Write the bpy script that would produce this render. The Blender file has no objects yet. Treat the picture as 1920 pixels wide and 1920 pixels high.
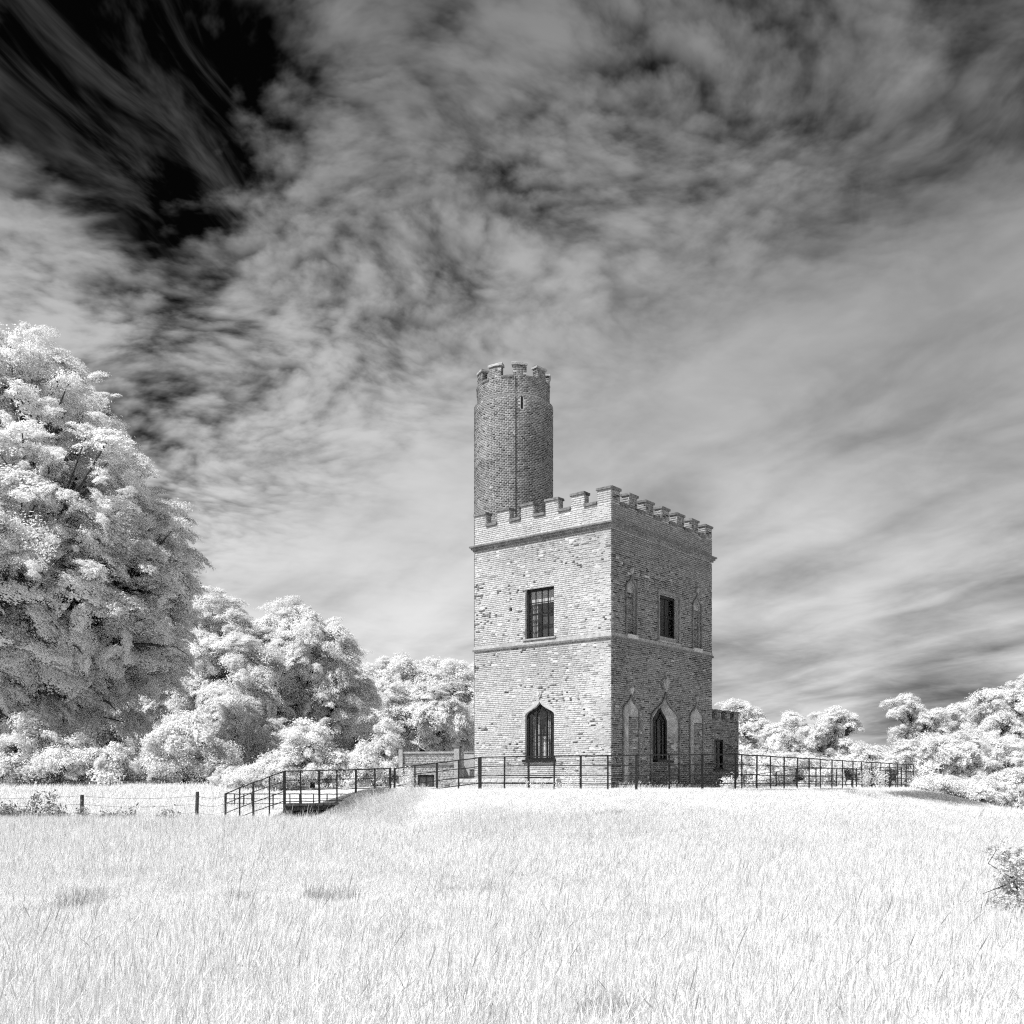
import bpy, bmesh, math, random
import numpy as np
from mathutils import Vector, Matrix
from mathutils.geometry import delaunay_2d_cdt

SC = bpy.context.scene
COL = SC.collection
rng = np.random.default_rng(7)
random.seed(7)
R = math.radians

# ------------------------------------------------------------------ camera
FPX, HOR = 1945.0, 1470.0          # focal length and horizon of the photograph (1920 px frame)
EYE = 1.6
cam = bpy.data.cameras.new('camera')
cam.sensor_width = 36.0
cam.lens = 36.0 * FPX / 1920.0
cam.shift_y = (HOR - 960.0) / 1920.0
cam.clip_start = 0.1
cam.clip_end = 8000
cam_o = bpy.data.objects.new('camera', cam)
cam_o.location = (0, 0, EYE)
cam_o.rotation_euler = (R(90), 0, 0)
COL.objects.link(cam_o)
SC.camera = cam_o

# ------------------------------------------------------------------ sun, sky, exposure
SUN_EL = R(53)
SUN_H = Vector((-0.785, -0.619, 0)).normalized()
sun_dir = Vector((SUN_H.x * math.cos(SUN_EL), SUN_H.y * math.cos(SUN_EL), math.sin(SUN_EL)))
sl = bpy.data.lights.new('sun', 'SUN')
sl.energy = 4.6
sl.angle = R(0.53)
sl.color = (1, 1, 1)
so = bpy.data.objects.new('sun', sl)
so.rotation_euler = sun_dir.to_track_quat('Z', 'Y').to_euler()
so.location = (-30, -20, 40)
COL.objects.link(so)

SC.view_settings.view_transform = 'Standard'
SC.view_settings.look = 'None'
SC.view_settings.gamma = 1
SC.view_settings.use_curve_mapping = False
EXPO = 0.55
SC.view_settings.exposure = EXPO
SC.render.engine = 'CYCLES'
SC.cycles.max_bounces = 6
SC.cycles.diffuse_bounces = 4
SC.cycles.glossy_bounces = 3
SC.cycles.transmission_bounces = 4
SC.cycles.transparent_max_bounces = 8
SC.cycles.caustics_reflective = False
SC.cycles.caustics_refractive = False
SC.cycles.use_adaptive_sampling = True
SC.cycles.adaptive_threshold = 0.028
SC.cycles.use_denoising = False
SC.cycles.pixel_filter_type = 'BLACKMAN_HARRIS'
SC.cycles.filter_width = 1.2


class NT:
    """tiny helper to wire shader nodes"""
    def __init__(s, tree):
        s.t = tree
        s.n = tree.nodes
        s.l = tree.links

    def new(s, typ, **kw):
        n = s.n.new(typ)
        for k, v in kw.items():
            setattr(n, k, v)
        return n

    def put(s, sock, v):
        if hasattr(v, 'is_output'):
            s.l.new(v, sock)
        else:
            sock.default_value = v

    def m(s, op, a, b=0.0, c=0.0, clamp=False):
        n = s.new('ShaderNodeMath', operation=op, use_clamp=clamp)
        s.put(n.inputs[0], a)
        s.put(n.inputs[1], b)
        s.put(n.inputs[2], c)
        return n.outputs[0]

    def mapr(s, v, a, b, c, d, typ='SMOOTHSTEP'):
        n = s.new('ShaderNodeMapRange', interpolation_type=typ)
        n.clamp = True
        s.put(n.inputs[0], v)
        for i, q in enumerate((a, b, c, d)):
            s.put(n.inputs[i + 1], q)
        return n.outputs[0]

    def comb(s, x, y, z=0.0):
        n = s.new('ShaderNodeCombineXYZ')
        for i, q in enumerate((x, y, z)):
            s.put(n.inputs[i], q)
        return n.outputs[0]

    def noise(s, vec, scale, detail=4, rough=0.55, dist=0.0, lac=2.0, dims='3D'):
        n = s.new('ShaderNodeTexNoise')
        n.noise_dimensions = dims
        if vec is not None:
            s.l.new(vec, n.inputs['Vector'])
        n.inputs['Scale'].default_value = scale
        n.inputs['Detail'].default_value = detail
        n.inputs['Roughness'].default_value = rough
        n.inputs['Distortion'].default_value = dist
        n.inputs['Lacunarity'].default_value = lac
        return n.outputs[0]


def build_world():
    w = bpy.data.worlds.new('World')
    SC.world = w
    w.use_nodes = True
    w.node_tree.nodes.clear()
    k = NT(w.node_tree)
    geo = k.new('ShaderNodeTexCoord').outputs['Generated']
    nrm = k.new('ShaderNodeVectorMath', operation='NORMALIZE')
    k.l.new(geo, nrm.inputs[0])
    D = nrm.outputs[0]
    sep = k.new('ShaderNodeSeparateXYZ')
    k.l.new(D, sep.inputs[0])
    x, y, z = sep.outputs
    zp = k.m('MAXIMUM', z, 0.0)
    zc = k.m('ADD', zp, 0.13)
    u = k.m('DIVIDE', x, zc)
    v = k.m('DIVIDE', y, zc)
    # wind frame of the cloud layer
    al = k.m('ADD', k.m('MULTIPLY', u, -0.42), k.m('MULTIPLY', v, 0.907))
    pe = k.m('ADD', k.m('MULTIPLY', u, 0.907), k.m('MULTIPLY', v, 0.42))
    # gentle warp shared by all layers so that cells, bands and wisps drift together
    wn = k.new('ShaderNodeTexNoise')
    wn.noise_dimensions = '2D'
    wn.inputs['Scale'].default_value = 1.9
    wn.inputs['Detail'].default_value = 1.5
    k.l.new(k.comb(u, v, 0.0), wn.inputs['Vector'])
    ws = k.new('ShaderNodeSeparateColor')
    k.l.new(wn.outputs['Color'], ws.inputs[0])
    al = k.m('ADD', al, k.m('MULTIPLY', k.m('SUBTRACT', ws.outputs[0], 0.5), 0.22))
    pe = k.m('ADD', pe, k.m('MULTIPLY', k.m('SUBTRACT', ws.outputs[1], 0.5), 0.20))
    big = k.noise(k.comb(k.m('MULTIPLY', al, 0.7), k.m('ADD', pe, 7.1), 0.0), 2.4, 2, 0.5, dims='2D')
    band = k.noise(k.comb(k.m('MULTIPLY', al, 0.36), k.m('ADD', pe, 13.7), 0.0), 5.0, 4, 0.45, dims='2D')
    mott = k.noise(k.comb(al, k.m('ADD', pe, 3.9), 0.0), 9.0, 4, 0.52, dims='2D')
    fine = k.noise(k.comb(al, k.m('ADD', pe, 21.3), 0.0), 30.0, 3, 0.55, dims='2D')
    wisp = k.noise(k.comb(k.m('MULTIPLY', al, 0.16), k.m('ADD', pe, 17.9), 0.0), 3.6, 4, 0.42, dims='2D')
    # rounded cloudlets: folded noise gives soft lumps parted by darker creases
    jx = k.m('ADD', al, k.m('MULTIPLY', k.m('SUBTRACT', fine, 0.5), 0.022))
    jy = k.m('ADD', pe, k.m('MULTIPLY', k.m('SUBTRACT', mott, 0.5), 0.03))
    b1 = k.noise(k.comb(jx, jy, 0.0), 9.5, 0.5, 0.45, dims='2D')
    b2 = k.noise(k.comb(jx, jy, 0.0), 19.0, 0.5, 0.5, dims='2D')
    puff = k.m('ADD', k.m('ABSOLUTE', k.m('MULTIPLY', k.m('SUBTRACT', b1, 0.5), 2.4)), k.m('ABSOLUTE', k.m('MULTIPLY', k.m('SUBTRACT', b2, 0.5), 1.5)))

    def lobe(px, py, width, amp, sx=1.0):
        """a clear gap or bank of cloud around one direction of the sky"""
        d = Vector(((px - 960) / FPX, 1.0, (HOR - py) / FPX)).normalized()
        dt = k.new('ShaderNodeVectorMath', operation='DOT_PRODUCT')
        k.l.new(D, dt.inputs[0])
        dt.inputs[1].default_value = d
        c = math.cos(width)
        return k.m('MULTIPLY', k.mapr(dt.outputs['Value'], c, 1.0, 0.0, 1.0), amp)

    # thickness of the cloud deck
    def part(n, amp):
        return k.m('MULTIPLY', k.m('SUBTRACT', n, 0.5), amp)
    # the field of small cells ends along a line of the layer, smooth veil beyond it
    edge = k.m('ADD', v, k.m('MULTIPLY', u, 1.08))
    hi = k.mapr(edge, 1.30, 2.35, 1.0, 0.10)
    lo = k.m('SUBTRACT', 1.0, k.m('MULTIPLY', hi, 0.6))
    dens = k.m('ADD', 0.52, part(big, 0.55))
    dens = k.m('ADD', dens, part(band, 0.38))
    dens = k.m('ADD', dens, k.m('MULTIPLY', part(mott, 1.12), hi))
    dens = k.m('ADD', dens, k.m('MULTIPLY', part(fine, 0.54), hi))
    dens = k.m('ADD', dens, k.m('MULTIPLY', part(wisp, 0.56), lo))
    dens = k.m('ADD', dens, k.m('MULTIPLY', part(puff, 0.40), hi))
    for a in LOBES:
        dens = k.m('ADD', dens, lobe(*a))
    cov = k.mapr(dens, -0.16, 1.20, 0.0, 1.0, 'SMOOTHSTEP')
    # clear air: the red end of the daylight sky, dark as in infrared
    sky = k.new('ShaderNodeTexSky', sky_type='NISHITA')
    sky.sun_disc = False
    sky.sun_elevation = SUN_EL
    sky.sun_rotation = math.atan2(sun_dir.x, sun_dir.y)
    sky.altitude = 50
    rgb = k.new('ShaderNodeSeparateColor')
    k.l.new(sky.outputs[0], rgb.inputs[0])
    clear = k.m('MULTIPLY', rgb.outputs[0], 0.0012)
    clear = k.m('MINIMUM', clear, 0.05)
    # sunlit cloud: brighter where the line of sight through it is long
    lum = k.mapr(z, 0.05, 0.62, 0.92, 0.215, 'LINEAR')
    cl = k.m('MULTIPLY', cov, lum)
    # thin high cirrus over everything, the only cloud in the clear gap
    ci = k.noise(k.comb(k.m('ADD', k.m('MULTIPLY', al, 0.9), k.m('MULTIPLY', pe, 0.8)), k.m('ADD', k.m('MULTIPLY', pe, 3.0), k.m('MULTIPLY', al, -2.2)), 0.0), 2.6, 5, 0.6, 0.4, dims='2D')
    cl = k.m('ADD', cl, k.m('MULTIPLY', k.mapr(ci, 0.45, 0.82, 0.0, 0.075), k.m('SUBTRACT', 1.0, cov)))
    tot = k.m('ADD', clear, cl)
    bg = k.new('ShaderNodeBackground')
    bg.inputs['Strength'].default_value = SKY_GAIN
    k.l.new(tot, bg.inputs['Color'])
    out = k.new('ShaderNodeOutputWorld')
    k.l.new(bg.outputs[0], out.inputs[0])


SKY_GAIN = 0.69
# clear gaps and thicker banks of cloud: (direction as seen in the photograph, angular width, strength)
LOBES = [(310, 110, 0.14, -0.42), (100, 290, 0.17, -0.42), (250, 290, 0.15, -0.28), (70, 80, 0.16, -0.20), (235, 60, 0.05, 0.26), (440, 60, 0.08, -0.04), (200, 620, 0.11, -0.26), (290, 780, 0.09, -0.12),
         (55, 530, 0.11, 0.85), (270, 350, 0.05, 0.14), (1000, 520, 0.30, 0.10), (1180, 860, 0.20, 0.12), (560, 900, 0.25, 0.10), (1650, 800, 0.26, 0.12),
         (1470, 1160, 0.07, -0.16), (1760, 1300, 0.08, -0.26), (1480, 1040, 0.12, 0.10), (1500, 1260, 0.10, 0.12),
         (700, 1180, 0.26, 0.30), (1700, 60, 0.30, -0.05), (1290, 240, 0.06, -0.12)]
build_world()
SC.world.cycles.sampling_method = 'NONE'


# ------------------------------------------------------------------ materials
def new_mat(name):
    m = bpy.data.materials.new(name)
    m.use_nodes = True
    m.node_tree.nodes.clear()
    k = NT(m.node_tree)
    out = k.new('ShaderNodeOutputMaterial')
    return m, k, out


def grey(name, v, var=0.25, scale=6.0, rough=0.85, bump=0.3, bscale=40.0, spec=0.15, big=0.0, bigscale=0.6, attr=None, metal=0.0):
    m, k, out = new_mat(name)
    co = k.new('ShaderNodeTexCoord').outputs['Object']
    gp = k.new('ShaderNodeNewGeometry').outputs['Position']
    n = k.noise(gp, scale, 6, 0.62)
    f = k.mapr(n, 0.28, 0.72, 1.0 - var, 1.0 + var, 'LINEAR')
    if big:
        n2 = k.noise(gp, bigscale, 5, 0.6, 0.6)
        f = k.m('MULTIPLY', f, k.mapr(n2, 0.3, 0.7, 1.0 - big, 1.0 + big, 'LINEAR'))
    if attr:
        a = k.new('ShaderNodeAttribute', attribute_name=attr)
        val = k.m('MULTIPLY', f, a.outputs['Fac'])
    else:
        val = k.m('MULTIPLY', f, v)
    b = k.new('ShaderNodeBsdfPrincipled')
    k.l.new(k.comb(val, val, val), b.inputs['Base Color'])
    b.inputs['Roughness'].default_value = rough
    b.inputs['Specular IOR Level'].default_value = spec
    b.inputs['Metallic'].default_value = metal
    if bump:
        bn = k.noise(gp, bscale, 5, 0.65)
        bp = k.new('ShaderNodeBump')
        bp.inputs['Strength'].default_value = bump
        bp.inputs['Distance'].default_value = 0.02
        k.l.new(bn, bp.inputs['Height'])
        k.l.new(bp.outputs[0], b.inputs['Normal'])
    k.l.new(b.outputs[0], out.inputs[0])
    return m


def leaf_mat(name, v, trans=0.35, var=0.12):
    m, k, out = new_mat(name)
    oi = k.new('ShaderNodeObjectInfo').outputs['Random']
    at_ = k.new('ShaderNodeAttribute', attribute_name='tone').outputs['Fac']
    mixed = k.m('ADD', k.m('MULTIPLY', oi, 0.35), k.m('MULTIPLY', at_, 0.65))
    val = k.mapr(mixed, 0.0, 1.0, v * (1 - var), min(v * (1 + var), 0.93), 'LINEAR')
    c = k.comb(val, val, val)
    d = k.new('ShaderNodeBsdfDiffuse')
    t = k.new('ShaderNodeBsdfTranslucent')
    k.l.new(c, d.inputs[0])
    k.l.new(c, t.inputs[0])
    mx = k.new('ShaderNodeMixShader')
    mx.inputs[0].default_value = trans
    k.l.new(d.outputs[0], mx.inputs[1])
    k.l.new(t.outputs[0], mx.inputs[2])
    k.l.new(mx.outputs[0], out.inputs[0])
    return m


def glass_mat(name):
    m, k, out = new_mat(name)
    fr = k.new('ShaderNodeFresnel')
    fr.inputs[0].default_value = 1.5
    tr = k.new('ShaderNodeBsdfTransparent')
    tr.inputs[0].default_value = (0.82, 0.82, 0.82, 1)
    gl = k.new('ShaderNodeBsdfGlossy')
    gl.inputs['Roughness'].default_value = 0.02
    gp = k.new('ShaderNodeNewGeometry').outputs['Position']
    bp = k.new('ShaderNodeBump')
    bp.inputs['Strength'].default_value = 0.05
    bp.inputs['Distance'].default_value = 0.05
    k.l.new(k.noise(gp, 3.0, 2), bp.inputs['Height'])
    k.l.new(bp.outputs[0], gl.inputs['Normal'])
    mx = k.new('ShaderNodeMixShader')
    k.l.new(fr.outputs[0], mx.inputs[0])
    k.l.new(tr.outputs[0], mx.inputs[1])
    k.l.new(gl.outputs[0], mx.inputs[2])
    k.l.new(mx.outputs[0], out.inputs[0])
    return m


def ground_mat():
    m, k, out = new_mat('meadow_soil')
    gp = k.new('ShaderNodeNewGeometry').outputs['Position']
    a = k.new('ShaderNodeAttribute', attribute_name='soil_shade').outputs['Fac']
    n = k.noise(gp, 9.0, 6, 0.65)
    n2 = k.noise(gp, 0.35, 4, 0.6, 0.5)
    g = k.m('MULTIPLY', k.mapr(n, 0.3, 0.7, 0.58, 0.82, 'LINEAR'), k.mapr(n2, 0.3, 0.7, 0.85, 1.1, 'LINEAR'))
    s = k.mapr(n, 0.3, 0.7, 0.025, 0.09, 'LINEAR')
    af = k.mapr(k.m('ADD', a, k.m('MULTIPLY', k.m('SUBTRACT', n, 0.5), 0.9)), 0.35, 0.65, 0.0, 1.0)
    mx = k.m('ADD', k.m('MULTIPLY', g, k.m('SUBTRACT', 1.0, af)), k.m('MULTIPLY', s, af))
    b = k.new('ShaderNodeBsdfPrincipled')
    k.l.new(k.comb(mx, mx, mx), b.inputs['Base Color'])
    b.inputs['Roughness'].default_value = 0.95
    b.inputs['Specular IOR Level'].default_value = 0.05
    bp = k.new('ShaderNodeBump')
    bp.inputs['Strength'].default_value = 0.8
    bp.inputs['Distance'].default_value = 0.06
    k.l.new(n, bp.inputs['Height'])
    k.l.new(bp.outputs[0], b.inputs['Normal'])
    k.l.new(b.outputs[0], out.inputs[0])
    return m


M = {
    'brick': grey('brick_fired_clay', 0.4, 0.22, 22.0, 0.9, 0.5, 70.0, 0.1, 0.10, 0.9, attr='tone'),
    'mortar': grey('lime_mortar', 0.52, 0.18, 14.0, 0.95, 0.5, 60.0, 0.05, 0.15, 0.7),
    'mortar_dark': grey('dark_wall_mortar', 0.44, 0.25, 12.0, 0.95, 0.5, 60.0, 0.05, 0.2, 0.7),  # darker mortar, deepening the right wall's shade by colour
    'stone': grey('weathered_stone', 0.36, 0.3, 9.0, 0.9, 0.5, 45.0, 0.1, 0.2, 1.5),
    'coping': grey('lichen_stained_coping', 0.17, 0.45, 8.0, 0.95, 0.6, 40.0, 0.05, 0.2, 1.3),
    'dirty': grey('sooty_moulding', 0.20, 0.5, 7.0, 0.95, 0.6, 35.0, 0.05, 0.25, 1.1),
    'plaster': grey('old_lime_plaster', 0.37, 0.25, 5.0, 0.9, 0.3, 25.0, 0.08, 0.35, 1.8),
    'archbrick': grey('bleached_arch_brick', 0.44, 0.2, 14.0, 0.9, 0.4, 60.0, 0.08),
    'dull_stone': grey('dull_stone', 0.24, 0.3, 7.0, 0.9, 0.4, 40.0, 0.08, 0.2, 1.2),
    'pale': grey('pale_stone', 0.50, 0.2, 9.0, 0.9, 0.4, 40.0, 0.1),
    'black': grey('black_paint', 0.012, 0.3, 12.0, 0.5, 0.1, 60.0, 0.25),
    'iron': grey('black_painted_iron', 0.014, 0.4, 20.0, 0.55, 0.2, 80.0, 0.3),
    'room': grey('dark_room_plaster', 0.08, 0.1, 3.0, 0.95, 0, 1, 0.0),
    'blind': grey('roller_blind', 0.7, 0.08, 3.0, 0.9, 0, 1, 0.0),
    'curtain': grey('pale_curtain', 0.75, 0.1, 9.0, 0.9, 0, 1, 0.0),
    'glass': glass_mat('window_glass'),
    'roof': grey('roof_lead', 0.2, 0.2, 2.0, 0.7, 0.2),
    'bark': grey('rough_bark', 0.085, 0.5, 5.0, 0.95, 0.8, 18.0, 0.05),
    'oldwood': grey('weathered_wood', 0.07, 0.5, 8.0, 0.9, 0.6, 40.0, 0.05),
    'wood_door': grey('painted_plank_door', 0.05, 0.3, 8.0, 0.7, 0.2, 40.0, 0.1),
    'wire': grey('galvanised_wire', 0.16, 0.2, 8.0, 0.5, 0, 1, 0.3),
    'leaf': leaf_mat('infrared_leaf', 0.87, 0.42, 0.07),
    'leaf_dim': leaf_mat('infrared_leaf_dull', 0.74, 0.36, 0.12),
    'leaf_dark': leaf_mat('dark_leaved_weed', 0.30, 0.25, 0.35),
    'leaf_shrub': leaf_mat('grey_leaved_shrub', 0.68, 0.36, 0.25),
    'grass': leaf_mat('infrared_grass', 0.87, 0.40, 0.07),
    'straw': leaf_mat('dry_grass_stem', 0.66, 0.3, 0.3),
    'thatch': leaf_mat('dead_thatch_grass', 0.30, 0.2, 0.5),
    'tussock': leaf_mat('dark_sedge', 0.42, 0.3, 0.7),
    'ground': ground_mat(),
}


# ------------------------------------------------------------------ object helpers
def tag(o, label=None, cat=None, group=None, kind=None):
    if label:
        o['label'] = label
    if cat:
        o['category'] = cat
    if group:
        o['group'] = group
    if kind:
        o['kind'] = kind
    return o


def link(name, mesh, parent=None, loc=None):
    o = bpy.data.objects.new(name, mesh)
    COL.objects.link(o)
    if parent is not None:
        o.parent = parent
    if loc is not None:
        o.location = loc
    return o


def thing(name, label, cat, loc=(0, 0, 0), rz=0.0, group=None):
    o = bpy.data.objects.new(name, None)
    COL.objects.link(o)
    o.empty_display_size = 0.3
    o.location = loc
    o.rotation_euler = (0, 0, rz)
    return tag(o, label, cat, group)


def mesh_from(name, V, F, mat, smooth=False):
    me = bpy.data.meshes.new(name)
    me.from_pydata([tuple(v) for v in V], [], [tuple(f) for f in F])
    me.materials.append(mat)
    if smooth:
        me.shade_smooth()
    me.update()
    return me


def quads_mesh(name, V, nq, mat, face_attr=None, Q=None):
    """fast mesh of quads from numpy; V (n,3), Q (m,4)"""
    me = bpy.data.meshes.new(name)
    V = np.asarray(V, np.float32)
    Q = np.asarray(Q, np.int32)
    me.vertices.add(len(V))
    me.vertices.foreach_set('co', V.ravel())
    me.loops.add(Q.size)
    me.loops.foreach_set('vertex_index', Q.ravel())
    me.polygons.add(len(Q))
    me.polygons.foreach_set('loop_start', np.arange(0, Q.size, 4, dtype=np.int32))
    if face_attr is not None:
        a = me.attributes.new('tone', 'FLOAT', 'FACE')
        a.data.foreach_set('value', np.asarray(face_attr, np.float32))
    me.materials.append(mat)
    me.update(calc_edges=True)
    return me


class MB:
    """collects simple solids, builds ONE mesh object"""
    def __init__(s):
        s.V, s.F = [], []

    def add(s, V, F):
        b = len(s.V)
        s.V += [tuple(v) for v in V]
        s.F += [tuple(i + b for i in f) for f in F]
        return s

    def frame_box(s, O, U, N, u0, u1, n0, n1, z0, z1):
        """box in a wall frame: U along the wall, N outward"""
        O, U, N = Vector(O), Vector(U), Vector(N)
        P = []
        for z in (z0, z1):
            for (a, b) in ((u0, n0), (u1, n0), (u1, n1), (u0, n1)):
                p = O + U * a + N * b
                P.append((p.x, p.y, z))
        return s.add(P, [(3, 2, 1, 0), (4, 5, 6, 7), (0, 1, 5, 4), (1, 2, 6, 5), (2, 3, 7, 6), (3, 0, 4, 7)])

    def box(s, x0, x1, y0, y1, z0, z1):
        return s.frame_box((0, 0, 0), (1, 0, 0), (0, 1, 0), x0, x1, y0, y1, z0, z1)

    def tube(s, pts, r, n=6, cap=True):
        pts = [Vector(p) for p in pts]
        rs = r if isinstance(r, (list, tuple)) else [r] * len(pts)
        V, F = [], []
        ref = None
        for i, p in enumerate(pts):
            t = (pts[min(i + 1, len(pts) - 1)] - pts[max(i - 1, 0)]).normalized()
            if ref is None:
                ref = Vector((0, 0, 1)) if abs(t.z) < 0.9 else Vector((1, 0, 0))
            a = (ref - t * ref.dot(t))
            if a.length < 1e-4:
                a = t.orthogonal()
            a.normalize()
            ref = a
            b = t.cross(a)
            for j in range(n):
                an = 2 * math.pi * j / n
                V.append(p + a * (rs[i] * math.cos(an)) + b * (rs[i] * math.sin(an)))
        for i in range(len(pts) - 1):
            for j in range(n):
                j2 = (j + 1) % n
                F.append((i * n + j, i * n + j2, (i + 1) * n + j2, (i + 1) * n + j))
        if cap:
            F.append(tuple(range(n - 1, -1, -1)))
            F.append(tuple((len(pts) - 1) * n + j for j in range(n)))
        return s.add(V, F)

    def strip(s, poly, half, O, U, N, n0, n1, closed=False):
        """a bar of width 2*half following a polyline (u,z) drawn on a wall"""
        O, U, N = Vector(O), Vector(U), Vector(N)
        m = len(poly)
        P = [Vector((p[0], p[1])) for p in poly]
        V, F = [], []
        for i in range(m):
            if closed:
                a, b = P[(i - 1) % m], P[(i + 1) % m]
            else:
                a, b = P[max(i - 1, 0)], P[min(i + 1, m - 1)]
            t = (b - a)
            t = t.normalized() if t.length > 1e-6 else Vector((0, 1))
            nn = Vector((-t.y, t.x))
            for q in (P[i] + nn * half, P[i] - nn * half):
                for d in (n0, n1):
                    w = O + U * q.x + N * d
                    V.append((w.x, w.y, q.y))
        rng_ = range(m) if closed else range(m - 1)
        for i in rng_:
            a, b = 4 * i, 4 * ((i + 1) % m)
            F += [(a, b, b + 1, a + 1), (a + 2, a + 3, b + 3, b + 2), (a + 1, b + 1, b + 3, a + 3), (a, a + 2, b + 2, b)]
        if not closed:
            F += [(0, 1, 3, 2), (4 * (m - 1), 4 * (m - 1) + 2, 4 * (m - 1) + 3, 4 * (m - 1) + 1)]
        return s.add(V, F)

    def prism(s, poly, O, U, N, n0, n1):
        """polygon (u,z) on a wall, extruded from n0 to n1"""
        O, U, N = Vector(O), Vector(U), Vector(N)
        V = []
        for d in (n0, n1):
            for (a, z) in poly:
                w = O + U * a + N * d
                V.append((w.x, w.y, z))
        m = len(poly)
        F = [tuple(range(m)), tuple(range(2 * m - 1, m - 1, -1))]
        for i in range(m):
            j = (i + 1) % m
            F.append((i, j, m + j, m + i))
        return s.add(V, F)

    def build(s, name, mat, parent=None, smooth=False, fix=True):
        me = mesh_from(name, s.V, s.F, mat, False)
        if fix:
            bm = bmesh.new()
            bm.from_mesh(me)
            bmesh.ops.recalc_face_normals(bm, faces=bm.faces)
            bm.to_mesh(me)
            bm.free()
        if smooth:
            me.shade_smooth()
        return link(name, me, parent)


def vnoise(x, y, seed=0):
    """smooth value noise, vectorised"""
    x = np.asarray(x, float)
    y = np.asarray(y, float)
    xi, yi = np.floor(x).astype(np.int64), np.floor(y).astype(np.int64)
    fx, fy = x - xi, y - yi
    fx, fy = fx * fx * (3 - 2 * fx), fy * fy * (3 - 2 * fy)

    def h(a, b):
        n = (a * 374761393 + b * 668265263 + seed * 974634777) & 0x7fffffff
        n = ((n ^ (n >> 13)) * 1274126177) & 0x7fffffff
        return ((n ^ (n >> 16)) & 0xffff) / 65535.0
    return ((h(xi, yi) * (1 - fx) + h(xi + 1, yi) * fx) * (1 - fy) + (h(xi, yi + 1) * (1 - fx) + h(xi + 1, yi + 1) * fx) * fy)


def fbm(x, y, seed=0, o=4):
    s, a, t = 0, 0.5, 0
    for i in range(o):
        s = s + a * vnoise(np.asarray(x) * 2 ** i, np.asarray(y) * 2 ** i, seed + i)
        t += a
        a *= 0.5
    return s / t


def _h(a, b, seed):
    n = (a * 374761393 + b * 668265263 + seed * 974634777) & 0x7fffffff
    n = ((n ^ (n >> 13)) * 1274126177) & 0x7fffffff
    return ((n ^ (n >> 16)) & 0xffff) / 65535.0


def sfbm(x, y, seed=0, o=3):
    """the same noise for one point"""
    s, a, t = 0.0, 0.5, 0.0
    for i in range(o):
        xi, yi = math.floor(x), math.floor(y)
        fx, fy = x - xi, y - yi
        fx, fy = fx * fx * (3 - 2 * fx), fy * fy * (3 - 2 * fy)
        sd = seed + i
        v = (_h(xi, yi, sd) * (1 - fx) + _h(xi + 1, yi, sd) * fx) * (1 - fy) + (_h(xi, yi + 1, sd) * (1 - fx) + _h(xi + 1, yi + 1, sd) * fx) * fy
        s += a * v
        t += a
        a *= 0.5
        x, y = x * 2, y * 2
    return s / t


def sstep(a, b, x):
    t = np.clip((np.asarray(x, float) - a) / (b - a), 0, 1)
    return t * t * (3 - 2 * t)


# ------------------------------------------------------------------ ground
TERR = 1.36
PLATEAU = np.array([(-4.7, 37.0), (-1.3, 35.4), (3.75, 31.7), (7.6, 32.1), (18.6, 46.2), (18.6, 54.0), (11, 61), (-2, 58), (-6.8, 50)])


def plateau_dist(x, y):
    """signed distance, positive outside the terrace"""
    x = np.asarray(x, float)
    y = np.asarray(y, float)
    d2 = np.full(x.shape, 1e9)
    ins = np.ones(x.shape, bool)
    n = len(PLATEAU)
    for i in range(n):
        ax, ay = PLATEAU[i]
        bx, by = PLATEAU[(i + 1) % n]
        ex, ey = bx - ax, by - ay
        t = np.clip(((x - ax) * ex + (y - ay) * ey) / (ex * ex + ey * ey), 0, 1)
        d2 = np.minimum(d2, (x - ax - t * ex) ** 2 + (y - ay - t * ey) ** 2)
        ins &= (ex * (y - ay) - ey * (x - ax)) >= 0
    d = np.sqrt(d2)
    return np.where(ins, -d, d)


def ground_h(x, y):
    x = np.asarray(x, float)
    y = np.asarray(y, float)
    far = 1.0 * sstep(42, 95, y)
    far = far * (1 - sstep(-3, -7, x)) + 1.2 * sstep(39.5, 51, y) * sstep(-3, -7, x)
    base = 0.04 + far + 0.10 * sstep(14, 30, y) + 0.16 * (fbm(x * 0.13, y * 0.13, 3) - 0.5) * sstep(3, 10, y)
    base = base + 0.5 * sstep(14, 34, x) * sstep(34, 60, y)
    base = base + 3.0 * sstep(95, 260, y) * sstep(0, 40, x)
    base = base + 0.60 * np.exp(-((y - 38.1) / 1.0) ** 2) * sstep(-9.4, -7.9, x) * sstep(-3.4, -5.0, x)      # bank raised under the walkway to carry the painted shade there
    sd = plateau_dist(x, y)
    w = 3.0 + 7.0 * sstep(-6.5, 0.5, x + 1.2 * (fbm(x * 0.6, y * 0.6, 17) - 0.5)) - 3.6 * sstep(8, 15, x)
    w = np.where(y > 50, np.maximum(w, 6.0), w)
    t = 1 - sstep(0.0, 1.0, np.clip(sd, 0, None) / w)
    z = base * (1 - t) + np.maximum(base, TERR) * t
    z = z + 0.05 * (fbm(x * 1.1, y * 1.1, 9) - 0.5) * np.where(sd > 0, 1, 0.4)
    return z


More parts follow.
